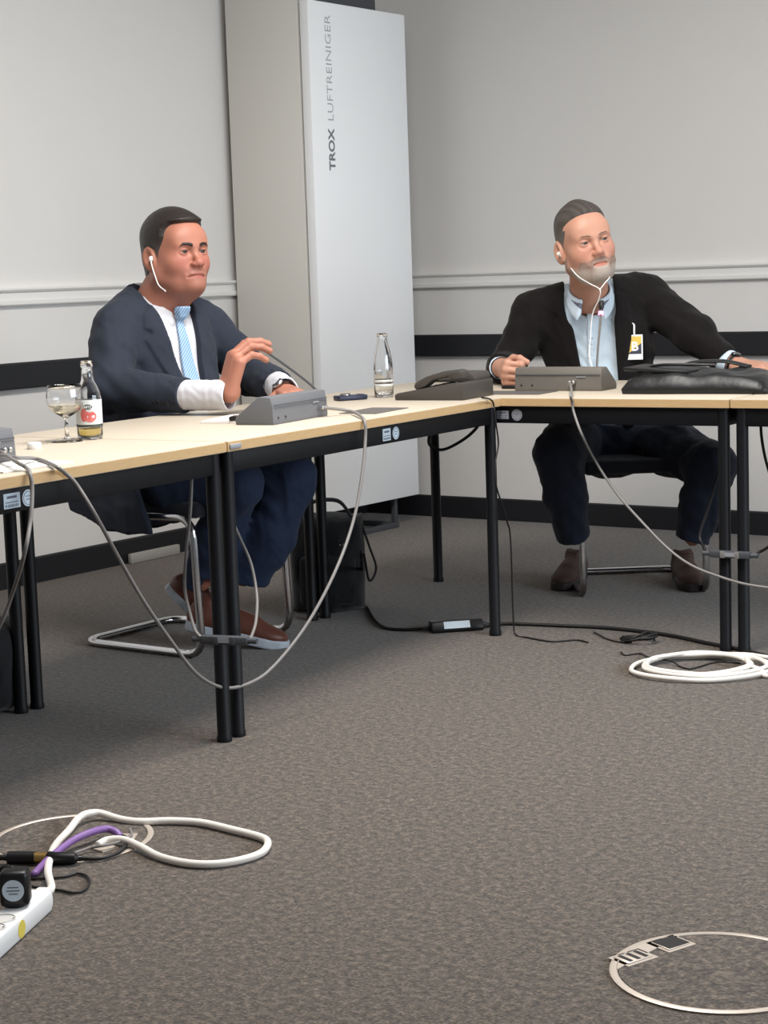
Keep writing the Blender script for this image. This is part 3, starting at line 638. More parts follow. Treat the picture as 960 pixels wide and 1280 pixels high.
def relax(v, q, n, w=.5):
    for _ in range(n):
        acc = np.zeros_like(v); c = np.zeros(len(v))
        for k in range(4):
            np.add.at(acc, q[:, k], v[q[:, (k+1) % 4]]); np.add.at(c, q[:, k], 1)
            np.add.at(acc, q[:, k], v[q[:, (k+3) % 4]]); np.add.at(c, q[:, k], 1)
        c[c == 0] = 1; v = v+w*(acc/c[:, None]-v)
    return v
def par_world(o):
    m = Matrix.Identity(4)
    while o is not None: m = o.matrix_parent_inverse @ o.matrix_basis @ m if o.parent else o.matrix_basis @ m; o = o.parent
    return m
def mesh_obj(name, v, q, m, parent=None, colfn=None):
    me = bpy.data.meshes.new(name); nq = len(q)
    me.vertices.add(len(v)); me.vertices.foreach_set('co', np.asarray(v, f32).ravel())
    me.loops.add(nq*4); me.loops.foreach_set('vertex_index', np.asarray(q, np.int32).ravel())
    me.polygons.add(nq); me.polygons.foreach_set('loop_start', np.arange(0, nq*4, 4, dtype=np.int32))
    me.update(calc_edges=True); me.validate()
    me.polygons.foreach_set('use_smooth', np.ones(len(me.polygons), bool))
    if colfn is not None:
        c = np.ones((len(v), 4), f32); c[:, :3] = colfn(np.asarray(v, f32))
        a = me.color_attributes.new('col', 'FLOAT_COLOR', 'POINT'); a.data.foreach_set('color', c.ravel())
    o = link(name, me, m, parent)
    if parent is not None: o.matrix_parent_inverse = par_world(parent).inverted()
    return o
def sdf_obj(name, fn, lo, hi, h, m, parent, colfn=None, sm=1, rf=1, lip=1.5):
    v, q = mesh_field(fn, lo, hi, h, lip=lip)
    if rf: v = refine(fn, v, h, rf)
    if sm: v = relax(v, q, sm, .4)
    return mesh_obj(name, v, q, m, parent, colfn)
# ---- primitives
def smin(a, b, k):
    h = np.clip(.5+.5*(b-a)/k, 0, 1); return b+(a-b)*h-k*h*(1-h)
def smax(a, b, k): return -smin(-a, -b, k)
def ell(P, c, r):
    q = P-A3(c); r = A3(r); k0 = np.sqrt(((q/r)**2).sum(1)); k1 = np.sqrt(((q/(r*r))**2).sum(1))+1e-9
    return k0*(k0-1)/k1
def cone(P, a, b, ra, rb):
    a = A3(a); d = A3(b)-a; q = P-a; t = np.clip((q@d)/max(float(d@d), 1e-12), 0, 1)
    return np.sqrt(((q-t[:, None]*d)**2).sum(1))-(ra+(rb-ra)*t)
def boxd(P, c, hf, r=0):
    q = np.abs(P-A3(c))-(A3(hf)-r); return np.sqrt((np.maximum(q, 0)**2).sum(1))+np.minimum(q.max(1), 0)-r
def poly(x, z, pts):                       # signed distance to a 2-D polygon
    d = np.full(len(x), 1e9, f32); s = np.ones(len(x), f32); n = len(pts)
    for i in range(n):
        ax, az = pts[i]; bx, bz = pts[i-1]; ex, ez = bx-ax, bz-az; wx, wz = x-ax, z-az
        t = np.clip((wx*ex+wz*ez)/(ex*ex+ez*ez), 0, 1); d = np.minimum(d, (wx-ex*t)**2+(wz-ez*t)**2)
        c1 = z >= az; c2 = z < bz; c3 = ex*wz > ez*wx
        fl = (c1 & c2 & c3) | (~c1 & ~c2 & ~c3); s = np.where(fl, -s, s)
    return s*np.sqrt(d)
def sstep(a, b, x): t = np.clip((x-a)/(b-a), 0, 1); return t*t*(3-2*t)
def wob(P, lam, seed=0):
    k = 6.283/lam; x, y, z = P[:, 0], P[:, 1], P[:, 2]
    return (np.sin(k*(x*.8+z*.6)+2*np.sin(k*.6*(y+z*.4)+seed)+seed)*np.sin(k*.7*(z-x*.5)+1.7*np.sin(k*.5*(x+y))+2*seed))
class Frame:
    def __init__(s, o, F, U=(0, 0, 1), scale=1):
        F = Vector(F).normalized(); U = Vector(U); R = F.cross(U).normalized(); U = R.cross(F)
        s.o = A3(o); s.m = np.array([R, F, U], dtype=f32); s.s = scale       # rows: right, front, up
    def loc(s, P): return ((P-s.o)@s.m.T)/s.s
    def w(s, p): return Vector((s.o+(np.array(p, f32)*s.s)@s.m).tolist())
    def mtx(s):
        m = s.m; return Matrix(((m[0][0]*s.s, m[1][0]*s.s, m[2][0]*s.s, s.o[0]), (m[0][1]*s.s, m[1][1]*s.s, m[2][1]*s.s, s.o[1]), (m[0][2]*s.s, m[1][2]*s.s, m[2][2]*s.s, s.o[2]), (0, 0, 0, 1)))
def head_frame(c, yaw, pitch, roll, scale):
    m = Matrix.Rotation(math.radians(yaw), 3, 'Z') @ Matrix.Rotation(math.radians(pitch), 3, 'X') @ Matrix.Rotation(math.radians(roll), 3, 'Y')
    return Frame(c, m @ V(0, 1, 0), m @ V(0, 0, 1), scale)
# ---- head: local x right, y forward, z up, eyes at z = 0
def head(q, g):
    s_ = q.copy(); s_[:, 0] = np.abs(s_[:, 0]); fl = g.get('flesh', 0)
    d = ell(q, (0, -.012, .036), (.077, .097, .088))
    d = smin(d, ell(q, (0, .020, -.028), (.064+fl, .066, .082)), .03)
    d = smin(d, cone(s_, (.050+fl, .004, -.066), (.012, .070, -.091), .022+fl*.6, .020), .035)
    d = smin(d, ell(s_, (.036, .052, -.030), (.030+fl*.5, .030, .030)), .025)            # cheeks
    d = smin(d, ell(s_, (.012, .064, .034), (.044, .026, .036)), .035)                   # forehead
    d = smin(d, cone(s_, (.004, .087, .014), (.042, .074, .017), .0075, .006), .016)    # brow
    d = smax(d, -ell(s_, (.0315, .098, -.002), (.018, .020+g.get('deep', 0), .0115)), .014)              # eye sockets
    d = smin(d, cone(q, (0, .084, .004), (0, .104, -.030), .0065, .0095), .012)         # nose bridge
    nw = g.get('nose', 1.0)
    d = smin(d, ell(q, (0, .106, -.034), (.0115*nw, .011, .0095*nw)), .008)
    d = smin(d, ell(s_, (.0115*nw, .098, -.0385), (.0080, .0098, .0078)), .006)
    d = smax(d, -ell(s_, (.0065, .1025, -.0465), (.0032, .006, .004)), .003)
    d = smin(d, ell(q, (0, .078, -.064), (.032, .020, .024)), .02)                      # muzzle
    mo = g.get('mouth', 0)
    d = smin(d, ell(q, (0, .0895, -.0637), (.026, .0070, .0042)), .007)
    d = smin(d, ell(q, (0, .0885, -.0752), (.022, .0078, .0052)), .008)
    zc = np.abs(q[:, 2]+.0695+4*q[:, 0]**2*mo)
    d = smax(d, -np.maximum(np.minimum(cone(s_, (0, .0985, -.0692), (.014, .0965, -.0694), .0022, .0022), cone(s_, (.014, .0965, -.0694), (.0285, .0855, -.0708-.0018*mo), .0024, .0022)), -.01), .006)
    d = smax(d, -cone(s_, (.020, .100, -.047), (.030, .093, -.061), .0012, .0012), .014)  # folds beside the mouth
    d = smin(d, ell(q, (0, .080, -.094), (.023, .017, .015)), .02)                      # chin
    if fl: d = smin(d, ell(q, (0, .036, -.101), (.048, .040, .022)), .03)               # soft under-chin
    lid = ell(s_, (.0315, .0745, -.0008), (.0165, .0148, .0138))
    ap = ell(s_, (.0315, .092, -.0012), (.0140, .022, g.get('ap', .0042)))
    lid = smax(lid, -ap, .0015)
    d = smin(d, lid, .005)
    d = smin(d, cone(s_, (.020, .080, -.016), (.044, .070, -.013), .004, .003), .010)   # bag under the eye
    d = smax(d, -ell(s_, (.0315, .0905, -.0012), (.0128, .016, g.get('ap', .0042)-.0005)), .0015)
    a = .25; ex = s_[:, 0]-.079; ey = (q[:, 1]+.016)*math.cos(a)-(q[:, 2]+.012)*math.sin(a)*-1; ez = (q[:, 2]+.012)*math.cos(a)-(q[:, 1]+.016)*math.sin(a)
    e = np.stack([ex-.35*np.maximum(-ey, 0), ey, ez], 1)
    e = e/1.15
    ear = ell(e, (0, 0, 0), (.0085, .0195, .032))
    ear = smax(ear, -ell(e, (.0085, .003, .003), (.0065, .012, .021)), .004)
    ear = smin(ear, ell(e, (.003, .010, -.004), (.005, .005, .007)), .003)
    d = smin(d, ear, .006)
    return d
EYE = (.0315, .0755, -.001)
def hand_prims(w, D, N, side, curls, thumb, scale=1.0, spread=.0):
    """right hand side=+1, left -1; D wrist to knuckle, N out of the back; curls: 4 x (mcp, pip, dip) in degrees, index first"""
    D = Vector(D).normalized(); N = Vector(N); N = (N-D*N.dot(D)).normalized(); S = (N.cross(D) if side > 0 else D.cross(N)).normalized()
    w = Vector(w); k = scale; palm = []; fing = []
    base = [.092, .096, .091, .082]; so = [.0285, .0085, -.0115, -.030]; ln = [(.043, .026, .021), (.047, .030, .022), (.044, .028, .022), (.034, .021, .019)]; rd = [.0104, .0106, .0101, .0090]
    for i in range(4):
        kn = w+D*base[i]*k+S*so[i]*k+N*(.004 if i in (1, 2) else 0)*k
        palm.append((w+S*so[i]*.66*k+D*.006*k, kn, .0165*k, .0136*k))
        d = (D+S*spread*(1.5-i)).normalized(); p = kn; ch = []
        for j, (l, c) in enumerate(zip(ln[i], curls[i])):
            d = Matrix.Rotation(math.radians(c)*(1 if side > 0 else -1), 3, S) @ d
            # bend towards the palm (away from N)
            n = p+d*l*k; r0 = rd[i]*k*(1-.07*j); ch.append((p, n, r0, r0*.93)); p = n
        fing.append(ch)
    t0 = w+D*.022*k+S*.024*k-N*.006*k; t1 = t0+Vector(S*thumb[0][0]+D*thumb[0][1]-N*thumb[0][2]).normalized()*.046*k
    t2 = t1+Vector(S*thumb[1][0]+D*thumb[1][1]-N*thumb[1][2]).normalized()*.034*k; t3 = t2+Vector(S*thumb[2][0]+D*thumb[2][1]-N*thumb[2][2]).normalized()*.026*k
    fing.append([(t0, t1, .0165*k, .0125*k), (t1, t2, .0120*k, .0108*k), (t2, t3, .0108*k, .0088*k)])
    return palm, fing
def hand_field(P, hp):
    palm, fing = hp; d = None
    for c in palm:
        e = cone(P, *c); d = e if d is None else smin(d, e, .012)
    for ch in fing:
        f = None
        for c in ch:
            e = cone(P, *c); f = e if f is None else smin(f, e, .004)
        d = smin(d, f, .005)
    return d
def limb(P, pts, k=.02):
    d = None
    for a, b in zip(pts, pts[1:]):
        e = cone(P, a[0], b[0], a[1], b[1]); d = e if d is None else smin(d, e, k)
    return d
def bounds(pts, pad): a = np.array([list(p) for p in pts], float); return a.min(0)-pad, a.max(0)+pad

# ---- shoes (toe along +y, heel at the origin)
def shoe_up(q):
    d = cone(q, (0, .035, .05), (0, .05, .085), .036, .037)
    d = smin(d, ell(q, (0, .06, .045), (.037, .06, .042)), .02)
    d = smin(d, ell(q, (0, .15, .042), (.041, .085, .036)), .03)
    d = smin(d, ell(q, (0, .235, .034), (.043, .062, .027)), .03)
    d = smin(d, cone(q, (0, .10, .078), (0, .19, .058), .022, .022), .02)
    d = smax(d, -(q[:, 2]-.016), .004)
    return smax(d, -ell(q, (0, .045, .135), (.03, .042, .045)), .006)
def shoe_sole(q, th=.03):
    out = np.array([(.0, -.004), (.024, .004), (.036, .03), (.036, .08), (.036, .13), (.045, .19), (.046, .235), (.036, .28), (.015, .303), (-.015, .303), (-.036, .28), (-.046, .235), (-.045, .19), (-.036, .13), (-.036, .08), (-.036, .03), (-.024, .004)])
    d = poly(q[:, 0], q[:, 1], out)
    z = np.abs(q[:, 2]-th/2)-th/2
    return smax(d, z, .006)
shoe_cache = {}
def shoe(par, m_up, m_sole, pos, toe, pitch, roll=0, scale=1.0, label=None):
    if not shoe_cache:
        for nm, fn in (('shoe', shoe_up), ('sole', shoe_sole)):
            v, q = mesh_field(fn, (-.06, -.02, -.01), (.06, .32, .14), .004); shoe_cache[nm] = (relax(refine(fn, v, .004), q, 1, .3), q)
    d = (Vector(toe)-Vector(pos)); d.z = 0; a = math.atan2(d.y, d.x)-math.pi/2
    M_ = Matrix.Translation(Vector(pos)-par.location) @ Matrix.Rotation(a, 4, 'Z') @ Matrix.Rotation(pitch, 4, 'X') @ Matrix.Rotation(roll, 4, 'Y') @ Matrix.Scale(scale, 4)
    u = mesh_obj('shoe', *shoe_cache['shoe'], m_up, None); u.parent = par; u.matrix_basis = M_
    s_ = mesh_obj('sole', *shoe_cache['sole'], m_sole, None); s_.parent = u
    for k in range(4):
        l = MB().tube([(-.017, .105+.022*k, .099-.0085*k), (0, .105+.022*k, .1035-.0085*k), (.017, .105+.022*k, .099-.0085*k)], .0022, 6, 3).build('lace', MT['lace'], u)
    return u

MT.update(
    skin1=mat('tan_skin', (200, 150, 125), .5, attr='col', noise=(160, .12, (170, 105, 88)), bump=(500, .12, .001)),
    skin2=mat('fair_skin', (215, 165, 140), .5, attr='col', noise=(160, .12, (180, 115, 95)), bump=(500, .12, .001)),
    hair1=mat('black_hair', (30, 26, 25), .42, attr='col', bump=(220, .6, .003), stretch=(1, .25, 1)),
    hair2=mat('grey_hair', (110, 100, 92), .55, attr='col', bump=(420, .9, .003)),
    beard=mat('grey_beard_hair', (170, 160, 150), .7, attr='col', bump=(700, .8, .002)),
    eye=mat('eye_surface', (230, 225, 220), .4, attr='col'),
    navy=mat('navy_suit_wool', (33, 40, 54), .85, sheen=.04, noise=(300, .3, (28, 35, 48)), bump=(900, .15, .0006)),
    navy_trouser=mat('navy_trouser_wool', (30, 44, 70), .85, sheen=.05, bump=(900, .15, .0006)),
    black_velvet=mat('black_corduroy', (21, 18, 18), .9, sheen=.05, spec=.2, noise=(220, .4, (27, 23, 22)), bump=(700, .3, .001)),
    jeans=mat('dark_navy_denim', (28, 36, 54), .85, sheen=.1, bump=(900, .2, .0006)),
    shirt_white=mat('white_shirt_cotton', (203, 203, 209), .75, bump=(50, .12, .004)),
    shirt_blue=mat('light_blue_shirt_cotton', (202, 218, 231), .75, noise=(500, .2, (194, 212, 227)), bump=(50, .15, .004)),
    trim_navy=mat('dark_patterned_trim', (50, 54, 74), .7, noise=(400, .9, (150, 155, 172))),
    brown_shoe=mat('brown_shoe_leather', (112, 68, 56), .4, bump=(120, .1, .001)),
    dark_brown=mat('dark_brown_suede', (72, 50, 44), .75, bump=(200, .2, .001)),
    sole_pale=mat('pale_blue_sole', (204, 212, 222), .6),
    sole_dark=mat('dark_sole', (44, 36, 34), .7),
    lace=mat('brown_lace', (84, 54, 44), .7),
    ear_white=mat('white_earphone', (240, 238, 236), .4),
    watch_face=mat('dark_watch_glass', (24, 26, 30), .15),
    button_mat=mat('dark_button', (18, 20, 28), .4),
    belt=mat('black_belt', (22, 22, 24), .5),
)
def tie_mat():
    m = mat('striped_blue_tie_silk', (120, 158, 200), .45); nt = m.node_tree; b = nt.nodes['Principled BSDF']
    tc = nt.nodes.new('ShaderNodeTexCoord'); wv = nt.nodes.new('ShaderNodeTexWave'); wv.wave_type = 'BANDS'; wv.bands_direction = 'DIAGONAL'
    mp = nt.nodes.new('ShaderNodeMapping'); mp.inputs['Scale'].default_value = (1.1, 1.1, -1.1)
    wv.inputs['Scale'].default_value = 46; wv.inputs['Distortion'].default_value = 0
    nt.links.new(tc.outputs['Object'], mp.inputs[0]); nt.links.new(mp.outputs[0], wv.inputs['Vector'])
    cr = nt.nodes.new('ShaderNodeValToRGB'); e = cr.color_ramp.elements; cr.color_ramp.interpolation = 'CONSTANT'
    e[0].position = 0; e[0].color = lin((120, 156, 196))+(1,); e[1].position = .45; e[1].color = lin((158, 188, 218))+(1,)
    x = e.new(.62); x.color = lin((104, 140, 184))+(1,); x = e.new(.75); x.color = lin((176, 200, 224))+(1,)
    nt.links.new(wv.outputs['Fac'], cr.inputs[0]); nt.links.new(cr.outputs[0], b.inputs['Base Color']); return m
MT['tie'] = tie_mat()
def LC(c): return np.array(lin(c), f32)
def mixc(c, d, w): return c*(1-w[:, None])+d*w[:, None]
def eyes(par, HF, gaze, iris):
    for sx in (1, -1):
        b = bmesh.new(); bmesh.ops.create_uvsphere(b, u_segments=40, v_segments=28, radius=.0126*HF.s)
        g = Vector(gaze).normalized(); me = bpy.data.meshes.new('eye'); 
        c = HF.w((EYE[0]*sx, EYE[1], EYE[2])); gw = (HF.w(g)-HF.w((0, 0, 0))).normalized()
        vs = np.array([v.co[:] for v in b.verts]); cs = vs@np.array(gw)/(.0126*HF.s)
        b.to_mesh(me); b.free()
        col = np.ones((len(vs), 4), f32); col[:, :3] = LC((158, 144, 136))  # eye white, darkened to include the shade of the sockets
        col[cs > .80, :3] = LC(iris); col[cs > .95, :3] = LC((12, 10, 10))
        a = me.color_attributes.new('col', 'FLOAT_COLOR', 'POINT'); a.data.foreach_set('color', col.ravel())
        for p in me.polygons: p.use_smooth = True
        me.transform(Matrix.Translation(c-par.location)); link('eye', me, 'eye', par)
def collar_mesh(par, name, m, TFc, ang, rx, ry, gap, h0, h1, tilt, fall0, fall1, splay, lift=.004, th=.0028, inner=None):
    # folded shirt collar: a stand round the neck, folded over to two points at the front
    n = 40; rows = []
    for i in range(n+1):
        a = gap+(2*math.pi-2*gap)*i/n; fr = max(0, math.cos(a)); f = (1+math.cos(a))/2
        end = max(0, 1-min(i, n-i)/7.0)
        sgn = 1 if a < math.pi else -1
        def pt(r, z, dx=0, dy=0): return TFc.w((ang*1.0*r*0+(rx+r)*math.sin(a)+dx*sgn, (ry+r)*math.cos(a)+dy, z-tilt*((ry)*math.cos(a))))
        h = h0*(1-f)+h1*f; fall = fall0*(1-f)+fall1*f
        rows.append([pt(0, 0), pt(-.002, h*.6), pt(-.001, h), pt(lift, h+.002), pt(lift+.006, h-.4*fall), pt(lift+.010, h-fall-.022*end**1.5, splay*end, .012*end)])
    b = bmesh.new(); vs = [[b.verts.new(p) for p in r] for r in rows]
    for r, q in zip(vs, vs[1:]):
        for k in range(5): b.faces.new((r[k], q[k], q[k+1], r[k+1]))
    bmesh.ops.recalc_face_normals(b, faces=b.faces[:])
    bmesh.ops.solidify(b, geom=b.faces[:], thickness=th)
    bmesh.ops.recalc_face_normals(b, faces=b.faces[:])
    bmesh.ops.subdivide_edges(b, edges=b.edges[:], cuts=1, use_grid_fill=True, smooth=.6)
    return place_mb(MB().merge(b), name, m, par, angle=1.2)
def place_mb(mb, name, m, par, angle=.6):       # mesh given in world coordinates, parented to par
    o = mb.build(name, m, None, angle=angle); o.parent = par; o.matrix_parent_inverse = par_world(par).inverted(); return o
# ================================================================ man in the navy suit
def person_one():
    par = thing('person', 'person in navy suit and striped blue tie holding the gooseneck microphone', 'person', (-3.95, 4.35, 0))
    TF = Frame((-3.98, 4.35, 0), (.985, -.17, 0))
    HF = head_frame((-3.873, 4.361, 1.224), -101.5, 3.5, 0, 1.10)
    nb = TF.w((0, .035, 1.045))
    shR, shL = TF.w((.178, .045, .985)), TF.w((-.190, .045, .985))
    elR, cuR, wrR = Vector((-3.905, 4.070, .822)), Vector((-3.625, 4.088, .806)), Vector((-3.483,4.114,0.805))
    elL, cuL, wrL = Vector((-3.83, 4.66, .83)), Vector((-3.625, 4.53, .805)), Vector((-3.555, 4.475, .792))
    hR = hand_prims(wrR, (.20, .22, .95), (-.42, -.84, .28), 1, [(34, 36, 18), (36, 38, 18), (39, 40, 20), (43, 42, 20)], ((.35, .85, .35), (.02, .95, .35), (-.1, .85, .5)), 1.24)
    hL = hand_prims(wrL, (.80, -.55, -.10), (0, 0, 1), -1, [(20, 30, 20)]*4, ((.8, .6, .3), (.4, .9, .2), (.2, 1, .1)), 1.05)
    G = dict(flesh=.008, mouth=1.2, nose=1.22, ap=.0038, deep=.002)
    nk0, nk1 = HF.w((0, -.022, -.05)), TF.w((0, .005, 1.03))
    chk = HF.w((0, .02, -.10))
    def fine(P):
        d = head(HF.loc(P), G)*HF.s
        d = smin(d, cone(P, nk0, nk1, .066, .078), .03)
        return smin(d, cone(P, chk, TF.w((0, .05, 1.03)), .045, .055), .03)
    def hands(P):
        d = smin(hand_field(P, hR), cone(P, cuR, wrR+Vector((.008, .008, .01)), .036, .030), .02)
        return np.minimum(d, smin(hand_field(P, hL), cone(P, cuL, wrL, .036, .029), .02))
    def core(q):                         # torso in its own frame
        d = ell(q, (0, -.02, .50), (.195, .175, .13))
        d = smin(d, ell(q, (0, .045, .70), (.195, .185, .21)), .06)
        d = smin(d, ell(q, (0, .02, .90), (.195, .145, .19)), .06)
        d = smin(d, cone(np.stack([np.abs(q[:, 0]), q[:, 1], q[:, 2]], 1), (0, .03, 1.0), (.155, .035, 1.0), .075, .062), .05)
        s_ = np.stack([np.abs(q[:, 0]), q[:, 1], q[:, 2]], 1)
        return smin(d, cone(s_, (.15, .035, 1.015), (.045, .0, 1.085), .05, .045), .04)
    hipR, hipL = TF.w((.095, .0, .53)), TF.w((-.095, .0, .53))
    knR, knL = Vector((-3.57, 4.25, .525)), Vector((-3.525, 4.45, .522))
    anR, anL = Vector((-3.746,4.265,0.209)), Vector((-3.653,4.357,0.216))
    def coarse(P):
        d = core(TF.loc(P))+.02
        for pts in ([(shR, .05), (elR, .04), (cuR, .033)], [(shL, .05), (elL, .04), (cuL, .033)], [(hipR, .07), (knR, .04), (anR, .03)], [(hipL, .07), (knL, .04), (anL, .03)]):
            d = smin(d, limb(P, pts), .03)
        return d
    # body: head and neck, hands, hidden rest, as one mesh
    SK = LC((172, 115, 95)); RED = LC((164, 92, 82)); LIP = LC((146, 80, 75)); DK = LC((134, 88, 78))
    def skincol(v):
        q = HF.loc(v); c = np.tile(SK, (len(v), 1))
        x, y, z = q.T
        hd = z > -.16
        ch = np.exp(-((np.abs(x)-.042)**2/.0006+(z+.03)**2/.0009))*(y > .02); c = mixc(c, RED, .6*ch*hd)
        c = mixc(c, RED, .5*np.exp(-(x**2/.0003+(y-.11)**2/.0004+(z+.036)**2/.0003)))
        sb = sstep(.0, .035, y+.02)*sstep(-.040, -.056, z)*hd; c = mixc(c, DK, .38*sb)
        lp = np.exp(-((x/.021)**4+((z+.0695)/.0085)**4))*(y > .085); c = mixc(c, LIP, .75*np.clip(lp, 0, 1))
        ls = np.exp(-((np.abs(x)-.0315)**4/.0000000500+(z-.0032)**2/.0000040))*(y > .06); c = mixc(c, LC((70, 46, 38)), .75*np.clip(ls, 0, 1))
        return c
    lo, hi = bounds([HF.w((0, 0, .02)), nb], .19); v1, q1 = mesh_field(fine, lo, hi, .0024*1.0); v1 = relax(refine(fine, v1, .0024), q1, 1, .3)
    lo, hi = bounds([cuR, wrR, cuL, wrL, hR[1][0][-1][1], hL[1][0][-1][1]], .09); v2, q2 = mesh_field(hands, lo, hi, .0025); v2 = refine(hands, v2, .0025)
    lo, hi = bounds([hipR, hipL, shR, shL, elR, elL, cuR, cuL, knR, knL, anR, anL], .25); v3, q3 = mesh_field(coarse, lo, hi, .014)
    v = np.concatenate([v1, v2, v3]); q = np.concatenate([q1, q2+len(v1), q3+len(v1)+len(v2)])
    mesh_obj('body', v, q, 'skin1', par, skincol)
    eyes(par, HF, (.10, 1, .03), (58, 40, 32))
    # hair
    side = [(.088, .080), (.060, .079), (.054, .077), (.047, .069), (.043, .052), (.038, .034), (.030, .016), (.022, -.020), (.004, -.022), (.000, .012), (-.026, .020), (-.034, -.020), (-.040, -.060), (-.060, -.085), (-.13, -.085), (-.14, .16), (.10, .16), (.11, .10)]
    def hair(P):
        p = HF.loc(P); x, y, z = p.T
        rg = poly(y+.6*x*x*(z > .05), z+.4*x*x, side)
        hd = ell(p, (0, -.012, .036), (.077, .097, .088)); hd = smin(hd, ell(p, (0, .020, -.028), (.066, .066, .082)), .03)
        hd = smin(hd, ell(np.stack([np.abs(x), y, z], 1), (.012, .064, .034), (.044, .026, .036)), .035)
        hd = smin(hd, cone(p, (0, -.05, -.02), (0, -.035, -.14), .06, .058), .03)
        t = .0035+.0075*sstep(.0, .09, z)+.004*sstep(.02, .08, y)*sstep(.06, .09, z)
        t = t*sstep(.002, -.012, rg)
        t = t+.0003*np.sin(700*x+60*y+40*z)
        return smax(hd-t, rg, .003)*HF.s
    HB, HG = LC((38, 31, 29)), LC((92, 84, 80))
    def haircol(v):
        q = HF.loc(v); w = sstep(.05, -.01, q[:, 2])*sstep(-.03, .02, q[:, 1]); return mixc(np.tile(HB, (len(v), 1)), HG, .8*w)
    lo, hi = bounds([HF.w((0, 0, .04))], .16); sdf_obj('hair', hair, lo, hi, .0026, 'hair1', par, haircol, sm=5)
    def brow(P):
        p = HF.loc(P); x = np.abs(p[:, 0]); rg = poly(x, p[:, 2], [(.012, .010), (.024, .0150), (.040, .0165), (.052, .011), (.041, .0245), (.022, .0245), (.011, .020)])
        return np.maximum(np.maximum(np.abs(head(p, G)-.0003)-.0016*sstep(.002, -.003, rg), rg), -p[:, 1]+.03)*HF.s
    lo, hi = bounds([HF.w((.055, .05, .02)), HF.w((-.055, .11, .02))], .035); sdf_obj('eyebrow', brow, lo, hi, .002, 'hair1', par, lambda v: np.tile(LC((36, 28, 26)), (len(v), 1)), rf=0)
    # shirt and collar
    def torso_shirt(P): return core(TF.loc(P))+.002
    def shirt(P):
        q = TF.loc(P); d = core(q)+.004
        d = smax(d, -cone(P, nk0, nk1, .062, .070), .004)
        return np.maximum(smax(d, q[:, 2]-1.10, .01), .56-q[:, 2])
    lo, hi = bounds([TF.w((-.24, -.22, .55)), TF.w((.24, .28, 1.12)), TF.w((.24, -.2, .55)), TF.w((-.24, .28, .55))], .02)
    sh = sdf_obj('shirt', shirt, lo, hi, .006, 'shirt_white', par)
    CF = Frame(TF.w((0, .030, 1.062)), tuple(TF.m[1]))
    collar_mesh(sh, 'collar', 'shirt_white', CF, 0, .079, .084, .10, .046, .022, .34, .040, .040, .012)
    # tie
    tp = [(-.016, 1.062), (.016, 1.062), (.020, 1.050), (.011, 1.018), (.017, .98), (.028, .84), (.034, .70), (0, .66), (-.034, .70), (-.028, .84), (-.017, .98), (-.011, 1.018), (-.020, 1.050)]
    def tie(P):
        q = TF.loc(P); x, y, z = q.T; rg = poly(x+.0, z, tp); kn = sstep(1.012, 1.03, z)
        base_ = smin(core(q)+.004, cone(P, HF.w((0, .01, -.112)), TF.w((0, .05, .99)), .052, .064), .02)
        return np.maximum(smax(np.abs(base_-.006-.006*kn)-.005-.006*kn, rg, .004), .03-y)
    lo, hi = bounds([TF.w((-.05, .02, .64)), TF.w((.05, .3, 1.08)), TF.w((.05, .02, .64)), TF.w((-.05, .3, .64))], .01)
    sdf_obj('tie', tie, lo, hi, .0035, 'tie', par, rf=0, sm=2)
    # jacket
    vop = [(.078, 1.30), (.078, 1.08), (.066, 1.02), (.050, .90), (.026, .76), (.0, .70), (-.026, .76), (-.050, .90), (-.066, 1.02), (-.078, 1.08), (-.078, 1.30)]
    lap = [(.074, 1.075), (.118, 1.045), (.128, 1.000), (.104, .985), (.132, .965), (.092, .86), (.030, .735), (.010, .70), (.026, .76), (.050, .90), (.066, 1.02)]
    armR = [(shR, .076), (elR, .068), (cuR, .052)]; armL = [(shL, .076), (elL, .066), (cuL, .052)]
    def jbase(P):
        q = TF.loc(P); s_ = np.stack([np.abs(q[:, 0]), q[:, 1], q[:, 2]], 1)
        d = core(q)-.013
        # skirt of the jacket beside the seat
        sk = boxd(np.stack([s_[:, 0]-.10*(q[:, 2]-.5), q[:, 1]+.25*(q[:, 2]-.5), q[:, 2]], 1), (.242, .030, .50), (.014, .190, .125), .013)
        sk = np.maximum(sk, np.maximum(.44-.36*(q[:, 1]+.15), .37+.05*(q[:, 1]-.05))-q[:, 2])
        d = smin(d, sk, .05)
        for a in (armR, armL): d = smin(d, limb(P, a, .03)-.004*np.sin(70*(P@A3((.6, .5, .9)))+3*np.sin(9*P[:, 2]+7*P[:, 0]))*np.exp(-((P-A3(a[1][0]))**2).sum(1)/.012), .016)
        w = wob(P, .16, 1.3)*.004+wob(P, .07, 2.1)*.0012
        fr = sstep(.13, .0, np.abs(q[:, 0])); return d-w*(1-.8*fr)
